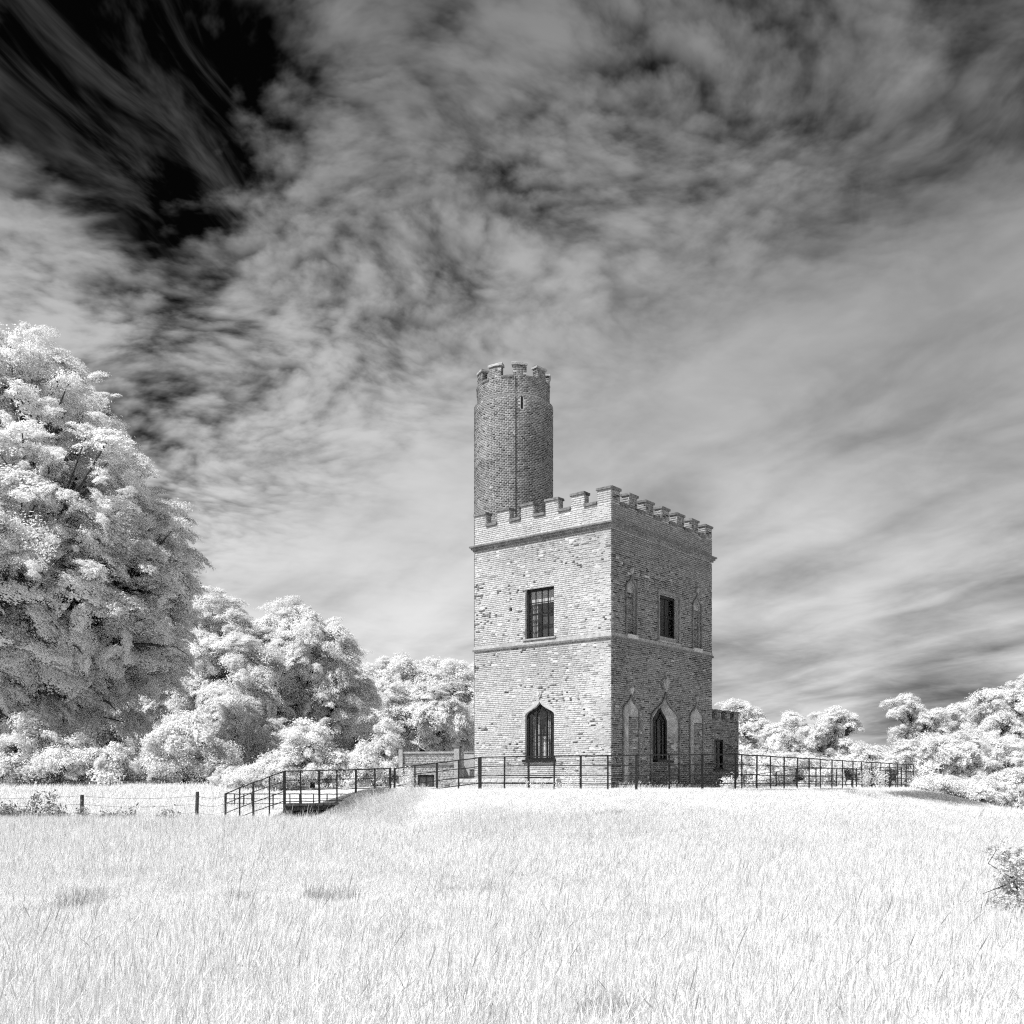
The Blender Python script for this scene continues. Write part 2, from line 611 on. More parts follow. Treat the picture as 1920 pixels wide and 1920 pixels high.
# bare earth, plus shade under the walkway and in grass gaps painted dark: (x, y, rx, ry, rotation)
SOIL_SHADE = [(15.2, 39.2, 5.2, 0.75, 0.93), (17.0, 40.2, 2.6, 0.8, 0.85), (8.3, 32.6, 1.5, 0.30, 0.5), (11.2, 36.2, 2.0, 0.3, 0.9),
        (-6.2, 37.7, 2.3, 1.25, 0.0), (-5.3, 36.3, 1.3, 1.2, 0.3), (-6.4, 15.6, 0.45, 0.16, 0.1), (-5.0, 15.8, 0.2, 0.16, 0), (-4.2, 15.0, 0.55, 0.2, 0.0),
        (-2.5, 15.9, 0.4, 0.13, 0.0), (0.4, 15.6, 0.7, 0.1, 0.05), (2.05, 15.1, 0.7, 0.10, -0.1), (1.55, 7.25, 0.14, 0.13, 0),
        (0.8, 7.0, 0.16, 0.1, 0), (4.9, 20.9, 0.3, 0.15, 0), (2.6, 27.0, 0.5, 0.2, 0)]


def soil_shade_mask(x, y):
    m = np.zeros(np.shape(x))
    for (cx, cy, rx, ry, a) in SOIL_SHADE:
        c, s = math.cos(a), math.sin(a)
        u = ((x - cx) * c + (y - cy) * s) / rx
        v = (-(x - cx) * s + (y - cy) * c) / ry
        m = np.maximum(m, np.clip(1.35 - np.sqrt(u * u + v * v) * 1.0, 0, 1))
    return m


def axis(a, b, step, lim):
    core = list(np.arange(a, b + 1e-6, step))
    g = step
    p = b
    while p < lim:
        g *= 1.35
        p += g
        core.append(p)
    g, p = step, a
    low = []
    while p > -lim:
        g *= 1.35
        p -= g
        low.append(p)
    return np.array(low[::-1] + core)


gx, gy = axis(-40, 40, 0.35, 3000), axis(2, 66, 0.35, 3000)
GX, GY = np.meshgrid(gx, gy)
GZ = ground_h(GX, GY)
V = np.stack([GX.ravel(), GY.ravel(), GZ.ravel()], 1)
nx, ny = len(gx), len(gy)
ii = np.arange((ny - 1) * nx).reshape(ny - 1, nx)[:, :-1].ravel()
Q = np.stack([ii, ii + 1, ii + nx + 1, ii + nx], 1)
gm = quads_mesh('ground', V, 0, M['ground'], None, Q)
a = gm.attributes.new('soil_shade', 'FLOAT', 'POINT')
a.data.foreach_set('value', soil_shade_mask(V[:, 0], V[:, 1]).astype(np.float32))
gm.shade_smooth()
ground = link('ground', gm)
tag(ground, 'pale meadow ground rising to a grassy mound', 'ground', kind='structure')


def gh(x, y):
    return float(ground_h(np.array([x]), np.array([y]))[0])


def at(px, py, d):
    """world point seen at a pixel of the photograph at distance d"""
    return Vector(((px - 960) / FPX * d, d, EYE + (HOR - py) / FPX * d))


# ------------------------------------------------------------------ brickwork
BL, BH, BC, JT = 0.215, 0.1025, 0.075, 0.012        # stretcher, header, course, joint


class Bricks:
    def __init__(s):
        s.c, s.u, s.n, s.hu, s.hz, s.t, s.full = [], [], [], [], [], [], []

    def put(s, c, U, N, hu, hz, tone, full=False):
        s.c.append(c)
        s.u.append(U)
        s.n.append(N)
        s.hu.append(hu)
        s.hz.append(hz)
        s.t.append(tone)
        s.full.append(full)

    def mesh(s, name, keep=None, proud=0.007, seed=1):
        r = np.random.default_rng(seed)
        idx = np.arange(len(s.c)) if keep is None else np.asarray(keep)
        c = np.array(s.c, float)[idx]
        U = np.array(s.u, float)[idx]
        N = np.array(s.n, float)[idx]
        hu = np.array(s.hu)[idx][:, None]
        hz = np.array(s.hz)[idx][:, None]
        n = len(idx)
        Z = np.array([[0, 0, 1.0]])
        d = proud + r.normal(0, 0.0022, (n, 1))
        V = np.zeros((n, 8, 3))
        for j, (a, b) in enumerate(((-1, -1), (1, -1), (1, 1), (-1, 1))):
            jit = r.normal(0, 0.0022, (n, 2))
            p = c + U * (a * hu + jit[:, :1]) + Z * (b * hz + jit[:, 1:])
            V[:, j] = p + N * (d + r.normal(0, 0.0014, (n, 1)))
            V[:, 4 + j] = p - N * 0.012
        base = (np.arange(n) * 8)[:, None]
        fs = np.array([(0, 1, 2, 3), (4, 5, 1, 0), (5, 6, 2, 1), (6, 7, 3, 2), (7, 4, 0, 3)])
        Q = (base[:, :, None] + fs[None]).reshape(-1, 4)
        tone = np.repeat(np.array(s.t)[idx], 5)
        return quads_mesh(name, V.reshape(-1, 3), 0, M['brick'], tone, Q)


def row_blocked(openings, z):
    """intervals of u covered by openings (polygons in u,z) at height z"""
    out = []
    for poly in openings:
        xs = []
        m = len(poly)
        for i in range(m):
            (u0, z0), (u1, z1) = poly[i], poly[(i + 1) % m]
            if (z0 <= z < z1) or (z1 <= z < z0):
                xs.append(u0 + (u1 - u0) * (z - z0) / (z1 - z0))
        if len(xs) >= 2:
            out.append((min(xs), max(xs)))
    return out


def brick_rows(u0, u1, z0, z1, openings=(), phase=0.0, jt=JT):
    """yields (uc, hu, zc, hz, full) in Flemish bond"""
    nrow = max(1, int(round((z1 - z0) / BC)))
    ch = (z1 - z0) / nrow
    for r in range(nrow):
        za = z0 + r * ch
        zc = za + ch / 2
        bl = sorted(row_blocked(openings, zc))
        free, p = [], u0
        for (a, b) in bl:
            if a > p:
                free.append((p, min(a, u1)))
            p = max(p, b)
        if p < u1:
            free.append((p, u1))
        u = u0 - 0.4 + phase + (0.16 if r % 2 else 0.0) + random.uniform(-0.05, 0.05)
        head = random.random() < 0.5
        while u < u1:
            L = (BH if head else BL) + random.uniform(-0.006, 0.006)
            a, b = u, u + L
            for (fa, fb) in free:
                ca, cb = max(a, fa), min(b, fb)
                if cb - ca > 0.025:
                    yield (ca + cb) / 2, (cb - ca) / 2, zc, (ch - jt) / 2, (not head) and cb - ca > L - 0.001
            u = b + jt * random.uniform(0.5, 1.1)
            head = (not head) if random.random() < 0.86 else head


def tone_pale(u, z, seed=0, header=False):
    """pale brick, brightness of the lit wall put partly into its colour, with dark burnt headers in drifts along the courses"""
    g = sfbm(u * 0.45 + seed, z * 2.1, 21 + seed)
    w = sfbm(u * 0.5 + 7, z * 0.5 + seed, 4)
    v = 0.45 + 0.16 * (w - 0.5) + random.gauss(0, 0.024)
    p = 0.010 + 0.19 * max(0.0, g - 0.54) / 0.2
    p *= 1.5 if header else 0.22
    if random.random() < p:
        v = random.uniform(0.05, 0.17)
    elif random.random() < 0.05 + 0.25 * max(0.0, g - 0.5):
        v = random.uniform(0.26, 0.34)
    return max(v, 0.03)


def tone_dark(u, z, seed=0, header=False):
    """darker stock brick; on the right wall its colour also deepens the shade"""
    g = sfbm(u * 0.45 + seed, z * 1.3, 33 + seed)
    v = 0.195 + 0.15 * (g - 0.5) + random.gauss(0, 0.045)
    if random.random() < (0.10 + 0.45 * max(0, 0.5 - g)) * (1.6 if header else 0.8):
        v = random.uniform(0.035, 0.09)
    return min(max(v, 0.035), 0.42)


def cdt_panel(outer, holes, O, U, N, n, mat, name, parent):
    """flat wall sheet with real openings"""
    vs, es = [], []
    for loop in [outer] + list(holes):
        b = len(vs)
        vs += [Vector((p[0], p[1])) for p in loop]
        es += [(b + i, b + (i + 1) % len(loop)) for i in range(len(loop))]
    res = delaunay_2d_cdt(vs, es, [], 0, 1e-5)
    pv, pf = res[0], res[2]

    def inside(p, poly):
        c = False
        m = len(poly)
        for i in range(m):
            (x0, y0), (x1, y1) = poly[i], poly[(i + 1) % m]
            if (y0 > p[1]) != (y1 > p[1]) and p[0] < (x1 - x0) * (p[1] - y0) / (y1 - y0) + x0:
                c = not c
        return c
    F = []
    for f in pf:
        cx = sum(pv[i].x for i in f) / len(f)
        cy = sum(pv[i].y for i in f) / len(f)
        if inside((cx, cy), outer) and not any(inside((cx, cy), h) for h in holes):
            F.append(f)
    O, U, N = Vector(O), Vector(U), Vector(N)
    W = []
    for p in pv:
        w = O + U * p.x + N * n
        W.append((w.x, w.y, p.y))
    me = mesh_from(name, W, F, mat)
    # face outward
    for poly in me.polygons:
        if poly.normal.dot(N) < 0:
            poly.flip()
    return link(name, me, parent)


def ogee(uc, w, z0, zs, za, n=14, p1=0.42, p2=0.38):
    """closed outline (u,z): bottom left, bottom right, right flank, apex, left flank"""
    H = za - zs
    half = []
    for i in range(n + 1):
        t = i / n
        a, b, c, d = (1 - t) ** 3, 3 * t * (1 - t) ** 2, 3 * t * t * (1 - t), t ** 3
        half.append((w * (a + b + c * 0.13), zs + H * (b * p1 + c * p2 + d)))
    right = [(uc + x, z) for x, z in half]
    left = [(uc - x, z) for x, z in half[::-1]][1:]
    return [(uc - w, z0), (uc + w, z0)] + right + left


# ------------------------------------------------------------------ the tower
C0 = Vector((3.571, 37.4, 0))
UL, NL = Vector((-0.781, 0.6245, 0)).normalized(), Vector((-0.6245, -0.781, 0)).normalized()
UR, NR = Vector((0.6245, 0.781, 0)).normalized(), Vector((0.781, -0.6245, 0)).normalized()
WL, WR = 6.48, 7.665
ZB, ZCOR0, ZCOR1, ZCREN, ZTOP = 1.0, 10.84, 11.11, 11.80, 12.26
tower = thing('brick_tower', 'square battlemented brick folly tower with a tall round turret behind', 'tower', (C0.x, C0.y, 0))


def P(o):
    """parent a world-placed object to the tower's base without moving it"""
    o.parent = tower
    o.matrix_parent_inverse = Matrix.Translation(-C0)
    return o


# openings, (u,z) on each face
win_u = [(2.545, 7.11), (3.917, 7.11), (3.917, 9.07), (2.545, 9.07)]
win_l = ogee(3.231, 0.686, 2.52, 4.20, 4.79)
vent = [(4.565, 8.305), (4.705, 8.305), (4.705, 8.445), (4.565, 8.445)]
cellar = [(2.55, 1.30), (3.9, 1.30), (3.9, 1.82), (2.55, 1.82)]
open_L = [win_u, win_l, vent]
r_up = [(3.36, 7.10), (4.86, 7.10), (4.86, 8.98), (3.36, 8.98)]
r_mid = ogee(3.83, 1.08, 1.25, 4.05, 5.15)
r_n1 = ogee(1.345, 0.55, 1.55, 4.30, 4.92)
r_n2 = ogee(6.315, 0.55, 1.55, 4.30, 4.92)
r_u1 = ogee(1.35, 0.36, 7.12, 8.86, 9.34)
r_u2 = ogee(6.365, 0.36, 7.12, 8.86, 9.34)
open_R = [r_up, r_mid, r_n1, r_n2, r_u1, r_u2]

wallL = P(cdt_panel([(0, ZB), (WL, ZB), (WL, ZCREN - 0.02), (0, ZCREN - 0.02)], open_L, C0, UL, NL, 0, M['mortar'], 'wall', None))
wallL['label'] = 'sunlit pale brick wall with two black windows'
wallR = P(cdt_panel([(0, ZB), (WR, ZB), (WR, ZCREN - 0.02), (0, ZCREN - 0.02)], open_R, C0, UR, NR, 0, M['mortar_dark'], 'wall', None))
wallR['label'] = 'shaded dark brick wall with ogee niches'
CB = C0 + UL * WL + UR * WR
for (A, U, N, W) in ((C0 + UL * WL, UR, -NR, WR), (C0 + UR * WR, UL, -NL, WL)):
    P(cdt_panel([(0, ZB), (W, ZB), (W, ZCREN - 0.02), (0, ZCREN - 0.02)], [], A, U, N, 0, M['mortar_dark'], 'wall', None))
rf = MB().frame_box(C0, UL, UR, 0.28, WL - 0.28, 0.28, WR - 0.28, 11.2, 11.3)
P(rf.build('roof', M['roof']))
# inner leaf of the parapet and dark storeys behind the windows
for (A, U, N, W) in ((C0, UL, NL, WL), (C0, UR, NR, WR), (C0 + UL * WL, UR, -NR, WR), (C0 + UR * WR, UL, -NL, WL)):
    P(MB().frame_box(A, U, N, 0.02, W - 0.02, -0.30, -0.02, 11.0, ZCREN - 0.03).build('parapet_backing', M['mortar_dark']))
room = MB()
room.frame_box(C0, UL, UR, 0.5, WL - 0.3, 0.5, WR - 0.3, 1.5, 5.9)
room.frame_box(C0, UL, UR, 0.5, WL - 0.3, 0.5, WR - 0.3, 6.2, 10.6)
P(room.build('dark_interior', M['room']))

BLb, BRb = Bricks(), Bricks()
PZ1 = ZCREN - 0.02


def fill_wall(B, U, N, W, openings, tonef, wash, jt=JT):
    for (z0, z1) in ((ZB, ZCOR0), (ZCOR1, PZ1)):
        for (u, hu, z, hz, full) in brick_rows(0, W, z0, z1, openings, 0.05, jt):
            c = C0 + U * u
            t = tonef(u, z, 0, hu < 0.07)
            t = wash(u, z, t)
            B.put((c.x, c.y, z), U, N, hu, hz, t, full)


def streak(u, z):
    """rain streaks that run down from the ledges"""
    k_ = 1.0
    for top, ln, amt in ((10.84, 1.6, 0.30), (6.87, 1.3, 0.26), (2.5, 0.9, 0.25)):
        if z < top:
            d = (top - z) / (ln * (0.35 + 1.1 * sfbm(u * 2.3, 3.3 + top, 91)))
            if d < 1:
                k_ *= 1 - amt * (1 - d) * (0.25 + 1.1 * sfbm(u * 4.5, z * 0.25, 92))
    return k_


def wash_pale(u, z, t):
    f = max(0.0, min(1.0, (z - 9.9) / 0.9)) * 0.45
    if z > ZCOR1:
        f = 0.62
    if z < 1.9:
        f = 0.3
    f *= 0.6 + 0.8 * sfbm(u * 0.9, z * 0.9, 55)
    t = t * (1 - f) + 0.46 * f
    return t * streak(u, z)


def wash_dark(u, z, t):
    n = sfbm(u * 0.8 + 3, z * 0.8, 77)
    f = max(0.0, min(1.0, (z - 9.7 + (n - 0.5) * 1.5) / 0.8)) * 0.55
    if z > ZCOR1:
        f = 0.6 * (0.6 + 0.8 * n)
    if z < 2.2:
        t = t * (0.60 + 0.4 * max(0, (z - 1.3) / 0.9))     # darker towards the foot of the wall
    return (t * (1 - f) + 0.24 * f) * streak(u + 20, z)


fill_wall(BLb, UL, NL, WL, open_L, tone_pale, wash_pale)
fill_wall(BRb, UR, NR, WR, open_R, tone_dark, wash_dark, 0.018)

# the bricks that show largest become objects of their own
c = np.array(BLb.c)
hu = np.array(BLb.hu)
full = np.array(BLb.full)
px_area = np.where(full & (c[:, 2] > 1.7), hu / (c[:, 1] ** 2), 0)
order = np.argsort(-px_area)
big_idx = set(order[:300].tolist())
rest = [i for i in range(len(BLb.c)) if i not in big_idx]
bl_o = P(link('brickwork', BLb.mesh('brickwork', rest, 0.0042, 3)))
bl_o.parent = wallL
bl_o.matrix_parent_inverse = Matrix.Identity(4)
bl_o['kind'] = 'stuff'
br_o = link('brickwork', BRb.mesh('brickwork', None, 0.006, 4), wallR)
br_o['kind'] = 'stuff'
pool = []
for i in range(28):
    tone = (0.06, 0.09, 0.13, 0.3)[i] if i < 4 else 0.38 + 0.15 * (i - 4) / 23
    r = random.Random(i)
    V = []
    for n in (0.0042, -0.012):
        for (a, b) in ((-1, -1), (1, -1), (1, 1), (-1, 1)):
            V.append((a * BL / 2 + r.gauss(0, 0.002), b * (BC - JT) / 2 + r.gauss(0, 0.002), n + (r.gauss(0, 0.0012) if n > 0 else 0)))
    me = mesh_from('brick', V, [(0, 1, 2, 3), (4, 5, 1, 0), (5, 6, 2, 1), (6, 7, 3, 2), (7, 4, 0, 3)], M['brick'])
    at_ = me.attributes.new('tone', 'FLOAT', 'FACE')
    at_.data.foreach_set('value', [tone] * 5)
    pool.append((tone, me))
rotL = Matrix((UL, Vector((0, 0, 1)), NL)).transposed().to_4x4()
# keep the local frame right handed
if rotL.to_3x3().determinant() < 0:
    rotL = Matrix((-UL, Vector((0, 0, 1)), NL)).transposed().to_4x4()
for i in sorted(big_idx):
    tn = BLb.t[i]
    me = min(pool, key=lambda q: abs(q[0] - tn) + random.random() * 0.02)[1]
    o = bpy.data.objects.new('brick', me)
    COL.objects.link(o)
    o.parent = wallL
    o.matrix_basis = Matrix.Translation(Vector(BLb.c[i]) + NL * random.gauss(0.0, 0.0015)) @ rotL


def ring(z0, z1, off, name, mat, inner=0.25, slope=0.0):
    """continuous moulding round the square tower"""
    V = []
    corners = lambda o: [C0 - UL * o - UR * o, C0 + UR * (WR + o) - UL * o, C0 + UL * (WL + o) + UR * (WR + o), C0 + UL * (WL + o) - UR * o]
    for (z, o) in ((z0, off), (z1, off - slope), (z1, -inner), (z0, -inner)):
        V += [(p.x, p.y, z) for p in corners(o)]
    F = []
    for a in range(4):
        b = (a + 1) % 4
        for i in range(4):
            j = (i + 1) % 4
            F.append((a * 4 + i, a * 4 + j, b * 4 + j, b * 4 + i))
    m = MB().add(V, F)
    return P(m.build(name, mat))


ring(10.86, 10.93, 0.055, 'cornice', M['dirty'])
ring(10.933, 11.01, 0.11, 'cornice', M['dirty'])
ring(11.013, 11.075, 0.165, 'cornice', M['coping'])
ring(11.078, 11.125, 0.14, 'cornice', M['stone'], slope=0.12)
ring(6.87, 6.94, 0.065, 'string_course', M['coping'])
ring(6.943, 7.09, 0.035, 'string_course', M['stone'], slope=0.02)

# ---- merlons with their coping stones
UNIT = WL / 11.0


def merlon_meshes(seed, tonef, mort):
    """a brick merlon about its own base: x along the wall, y outward"""
    w, d, h = UNIT / 2 - 0.004, 0.15, ZTOP - ZCREN + 0.02
    B = Bricks()
    core = MB().box(-w, w, -d, d, -0.02, h)
    me = mesh_from('merlon', core.V, core.F, mort)
    for (U, N, half, off) in (((1, 0, 0), (0, -1, 0), w, d), ((-1, 0, 0), (0, 1, 0), w, d), ((0, 1, 0), (1, 0, 0), d, w), ((0, -1, 0), (-1, 0, 0), d, w)):
        U, N = Vector(U), Vector(N)
        for (u, hu, z, hz, full) in brick_rows(-half, half, 0.0, h, (), random.random() * 0.2):
            c = N * off + U * u
            B.put((c.x, c.y, z), U, N, hu, hz, tonef(u + seed, z + seed), full)
    return me, B.mesh('merlon_brickwork', None, 0.006, seed)


def coping_mesh(w, d, h, seed, over=0.05):
    """weathered coping slab with softened, chipped edges"""
    r = random.Random(seed)
    bm = bmesh.new()
    bmesh.ops.create_cube(bm, size=1)
    for v in bm.verts:
        v.co = Vector((v.co.x * 2 * (w + over), v.co.y * 2 * (d + over), v.co.z * h + h / 2))
    bmesh.ops.bevel(bm, geom=list(bm.edges), offset=0.014, segments=1, affect='EDGES')
    for v in bm.verts:
        v.co += Vector((r.gauss(0, 0.006), r.gauss(0, 0.006), r.gauss(0, 0.005)))
    me = bpy.data.meshes.new('coping_stone')
    bm.to_mesh(me)
    bm.free()
    me.materials.append(M['coping'])
    return me


mer_p = [merlon_meshes(s, lambda u, z: tone_pale(u, z) * 0.96, M['mortar']) for s in (11, 12, 13)]
mer_d = [merlon_meshes(s, tone_dark, M['mortar_dark']) for s in (14, 15, 16)]
cop = [coping_mesh(UNIT / 2, 0.17, 0.10, s, 0.04) for s in (1, 2, 3, 4)]
sil = [coping_mesh(UNIT / 2 - 0.005, 0.17, 0.11, s, 0.0) for s in (5, 6, 7)]
for f, (A, U, N, n, pale) in enumerate(((C0, UL, NL, 11, 1), (C0, UR, NR, 13, 0), (C0 + UL * WL, UR, -NR, 13, 0), (C0 + UR * WR, UL, -NL, 11, 0))):
    W = WL if n == 11 else WR
    un = W / n
    for i in range(n):
        cpos = A + U * (un * (i + 0.5)) - N * 0.15
        ang = math.atan2(U.y, U.x)
        # local -y looks outward
        if (Matrix.Rotation(ang, 3, 'Z') @ Vector((0, -1, 0))).dot(N) < 0:
            ang += math.pi
        if i % 2 == 0:
            if f in (1, 2) and i == 0:
                if f == 1:
                    continue
            if f == 3 and i in (0, n - 1):
                continue
            if f == 2 and i in (0,):
                continue
            mm = (mer_p if pale else mer_d)[i % 3]
            mo = P(link('merlon', mm[0]))
            mo.matrix_basis = Matrix.Translation((cpos.x, cpos.y, ZCREN)) @ Matrix.Rotation(ang, 4, 'Z')
            bo = link('brickwork', mm[1], mo)
            bo['kind'] = 'stuff'
            co = link('coping_stone', cop[(i + f) % 4], mo, (0, 0, ZTOP - ZCREN + 0.003))
        else:
            so_ = P(link('crenel_sill', sil[i % 3]))
            so_.matrix_basis = Matrix.Translation((cpos.x, cpos.y, ZCREN - 0.018)) @ Matrix.Rotation(ang, 4, 'Z') @ Matrix.Translation((0, -0.05, 0))
# L-shaped corner merlon: the return along the right face
mo = P(link('merlon', mer_d[0][0]))
ang = math.atan2(UR.y, UR.x)
mo.matrix_basis = Matrix.Translation(tuple((C0 + UR * (UNIT * 0.5 + 0.004) - NR * 0.15)[:2]) + (ZCREN,)) @ Matrix.Rotation(ang, 4, 'Z')
bo = link('brickwork', mer_d[0][1], mo)
bo['kind'] = 'stuff'
link('coping_stone', cop[2], mo, (0, 0, ZTOP - ZCREN + 0.006))


# ---- windows
def reveal(name, poly, O, U, N, n0, n1, mat, parent=None, poly2=None):
    """the ruled lining between an outline on the wall face and one deeper in"""
    q = poly2 or poly
    V = []
    for (pl, d) in ((poly, n0), (q, n1)):
        for (u, z) in pl:
            w = O + U * u + N * d
            V.append((w.x, w.y, z))
    m = len(poly)
    F = [(i, (i + 1) % m, m + (i + 1) % m, m + i) for i in range(m)]
    return P(mesh_obj(name, V, F, mat))


def mesh_obj(name, V, F, mat):
    return link(name, mesh_from(name, V, F, mat))


def rect_window(name, O, U, N, u0, u1, z0, z1, depth, cols, rows, frame, label, blind=0.0, pane_skip=()):
    """sash window: frame, glazing bars, panes; its own origin stays at the tower's base"""
    D = -depth
    fr = MB().strip([(u0 + frame / 2, z0 + frame / 2), (u1 - frame / 2, z0 + frame / 2), (u1 - frame / 2, z1 - frame / 2), (u0 + frame / 2, z1 - frame / 2)], frame / 2 * 1.0, O, U, N, D - 0.05, D + 0.04, True)
    # square the mitres by adding four rails
    fr = MB()
    fr.frame_box(O, U, N, u0, u0 + frame, D - 0.05, D + 0.04, z0, z1)
    fr.frame_box(O, U, N, u1 - frame, u1, D - 0.05, D + 0.04, z0, z1)
    fr.frame_box(O, U, N, u0 + frame, u1 - frame, D - 0.048, D + 0.037, z0, z0 + frame)
    fr.frame_box(O, U, N, u0 + frame, u1 - frame, D - 0.048, D + 0.037, z1 - frame, z1)
    w = P(fr.build(name, M['black']))
    w['label'] = label
    a0, a1, b0, b1 = u0 + frame, u1 - frame, z0 + frame, z1 - frame
    bw = 0.016
    for i in range(1, cols):
        u = a0 + (a1 - a0) * i / cols
        child(MB().frame_box(O, U, N, u - bw, u + bw, D - 0.02, D + 0.018, b0, b1).build('glazing_bar', M['black']), w)
    for j in range(1, rows):
        z = b0 + (b1 - b0) * j / rows
        t = 0.034 if j * 2 == rows else bw
        child(MB().frame_box(O, U, N, a0, a1, D - 0.018, D + (0.028 if t > bw else 0.015), z - t, z + t).build('meeting_rail' if t > bw else 'glazing_bar', M['black']), w)
    for i in range(cols):
        for j in range(rows):
            ua, ub = a0 + (a1 - a0) * i / cols + bw, a0 + (a1 - a0) * (i + 1) / cols - bw
            za, zb = b0 + (b1 - b0) * j / rows + bw, b0 + (b1 - b0) * (j + 1) / rows - bw
            V = []
            for (u, z) in ((ua, za), (ub, za), (ub, zb), (ua, zb)):
                q = O + U * u + N * (D + random.uniform(-0.002, 0.002))
                V.append((q.x, q.y, z))
            child(mesh_obj('pane', V, [(0, 1, 2, 3)], M['glass']), w)
    if blind:
        child(MB().frame_box(O, U, N, a0, a1, D - 0.12, D - 0.10, b1 - blind, b1 + 0.02).build('roller_blind', M['blind']), w)
    return w


def child(o, w):
    o.parent = w
    o.matrix_parent_inverse = Matrix.Identity(4)
    return o


# parts placed in world space share the tower's inverse, so children need none
reveal('window_reveal', win_u, C0, UL, NL, 0.006, -0.28, M['brick_reveal'] if 'brick_reveal' in M else M['mortar'])
w1 = rect_window('window', C0, UL, NL, 2.545, 3.917, 7.11, 9.07, 0.16, 4, 4, 0.10, 'upper sash window of sixteen panes with a pale blind', 0.46)
child(MB().frame_box(C0, UL, NL, 2.45, 4.01, -0.1, 0.075, 7.093, 7.15).build('window_sill', M['stone']), w1)
for (a, b) in ((2.62, 2.82), (3.55, 3.84)):
    cm = MB()
    for k in range(6):
        u = a + (b - a) * k / 6
        cm.frame_box(C0, UL, NL, u, u + (b - a) / 6, -0.34 - 0.03 * (k % 2), -0.32 - 0.03 * (k % 2), 7.2, 8.6)
    child(cm.build('curtain', M['plaster']), w1)
reveal('vent_opening', vent, C0, UL, NL, 0.004, -0.25, M['mortar_dark'])
P(MB().frame_box(C0, UL, NL, 4.55, 4.72, -0.27, -0.1, 8.29, 8.46).build('air_vent', M['wood_door']))


def ogee_window(O, U, N, uc, w, z0, zs, za, depth, label, curtain=True):
    D = -depth
    outl = ogee(uc, w, z0, zs, za)
    ins = ogee(uc, w - 0.045, z0 + 0.045, zs, za - 0.09)
    fr = MB().strip(ins, 0.05, O, U, N, D - 0.05, D + 0.04, True)
    win = P(fr.build('window', M['black']))
    win['label'] = label
    # central round headed light and the tracery above it
    cw = w * 0.36
    zt = zs + (za - zs) * 0.02
    arch = [(uc - cw, z0 + 0.05)] + [(uc - cw * math.cos(math.pi * i / 10), zt + cw * 0.85 * math.sin(math.pi * i / 10)) for i in range(11)] + [(uc + cw, z0 + 0.05)]
    child(MB().strip(arch, 0.026, O, U, N, D - 0.03, D + 0.03).build('tracery', M['black']), win)
    zc = zt + cw * 0.85
    ztip = zs + (za - zs) * 0.55
    for s in (-1, 1):
        child(MB().strip([(uc, zc), (uc + s * w * 0.12, (zc + ztip) / 2 - 0.01), (uc + s * w * 0.26, ztip)], 0.02, O, U, N, D - 0.03, D + 0.028).build('tracery', M['black']), win)
        child(MB().strip([(uc + s * cw * 0.98, zt - 0.04), (uc + s * w * 0.52, zs + 0.02), (uc + s * w * 0.66, zs + (za - zs) * 0.24)], 0.012, O, U, N, D - 0.02, D + 0.02).build('tracery', M['black']), win)
        child(MB().frame_box(O, U, N, uc + s * w * 0.66 - 0.008, uc + s * w * 0.66 + 0.008, D - 0.012, D + 0.012, z0 + 0.05, zs).build('glazing_bar', M['black']), win)
    ztr = z0 + (zs - z0) * 0.56
    child(MB().frame_box(O, U, N, uc - cw + 0.02, uc + cw - 0.02, D - 0.02, D + 0.034, ztr - 0.026, ztr + 0.026).build('transom', M['black']), win)
    nb = 6
    for j in range(1, nb + 1):
        z = z0 + (zs - z0) * j / (nb + 0.5)
        for (a, b) in ((uc - w + 0.06, uc - cw - 0.02), (uc - cw + 0.02, uc + cw - 0.02), (uc + cw + 0.02, uc + w - 0.06)):
            child(MB().frame_box(O, U, N, a, b, D - 0.006, D + 0.009, z - 0.006, z + 0.006).build('lead', M['iron']), win)
    # glass: one leaded sheet per light
    for (a, b, off) in ((uc - w + 0.05, uc - cw, 0.0), (uc - cw, uc + cw, -0.004), (uc + cw, uc + w - 0.05, 0.002)):
        cut = [p for p in outl]
        top = []
        m = 10
        for i in range(m + 1):
            u = b + (a - b) * i / m
            x = abs(u - uc)
            zz = zs
            pr = outl[2:17]
            for q in range(len(pr) - 1):
                xa, xb = pr[q][0] - uc, pr[q + 1][0] - uc
                if xb <= x <= xa and xa > xb:
                    zz = pr[q][1] + (pr[q + 1][1] - pr[q][1]) * (xa - x) / (xa - xb)
                    break
            top.append((u, zz - 0.02))
        poly = [(a, z0 + 0.04), (b, z0 + 0.04)] + top
        V = []
        for (u, z) in poly:
            q = O + U * u + N * (D + off)
            V.append((q.x, q.y, z))
        child(mesh_obj('pane', V, [tuple(range(len(V)))], M['glass']), win)
    child(MB().frame_box(O, U, N, uc - w - 0.09, uc + w + 0.09, D - 0.05, min(D + 0.30, 0.09), z0 - 0.085, z0 + 0.012).build('window_sill', M['black']), win)
    if curtain:
        for (a, b, mt, zt2) in ((uc - cw + 0.03, uc + cw * 0.15, 'curtain', ztr - 0.05), (uc + cw + 0.04, uc + w * 0.95, 'plaster', zs), (uc - cw, uc + cw * 0.0, 'plaster', zs + 0.1)):
            cm = MB()
            for k in range(6):
                u = a + (b - a) * k / 6
                cm.frame_box(O, U, N, u, u + (b - a) / 6, D - 0.15 - 0.03 * (k % 2) - (0.1 if mt == 'plaster' else 0), D - 0.13 - 0.03 * (k % 2) - (0.1 if mt == 'plaster' else 0), z0 + 0.05, zt2)
            child(cm.build('curtain', M[mt]), win)
    return win


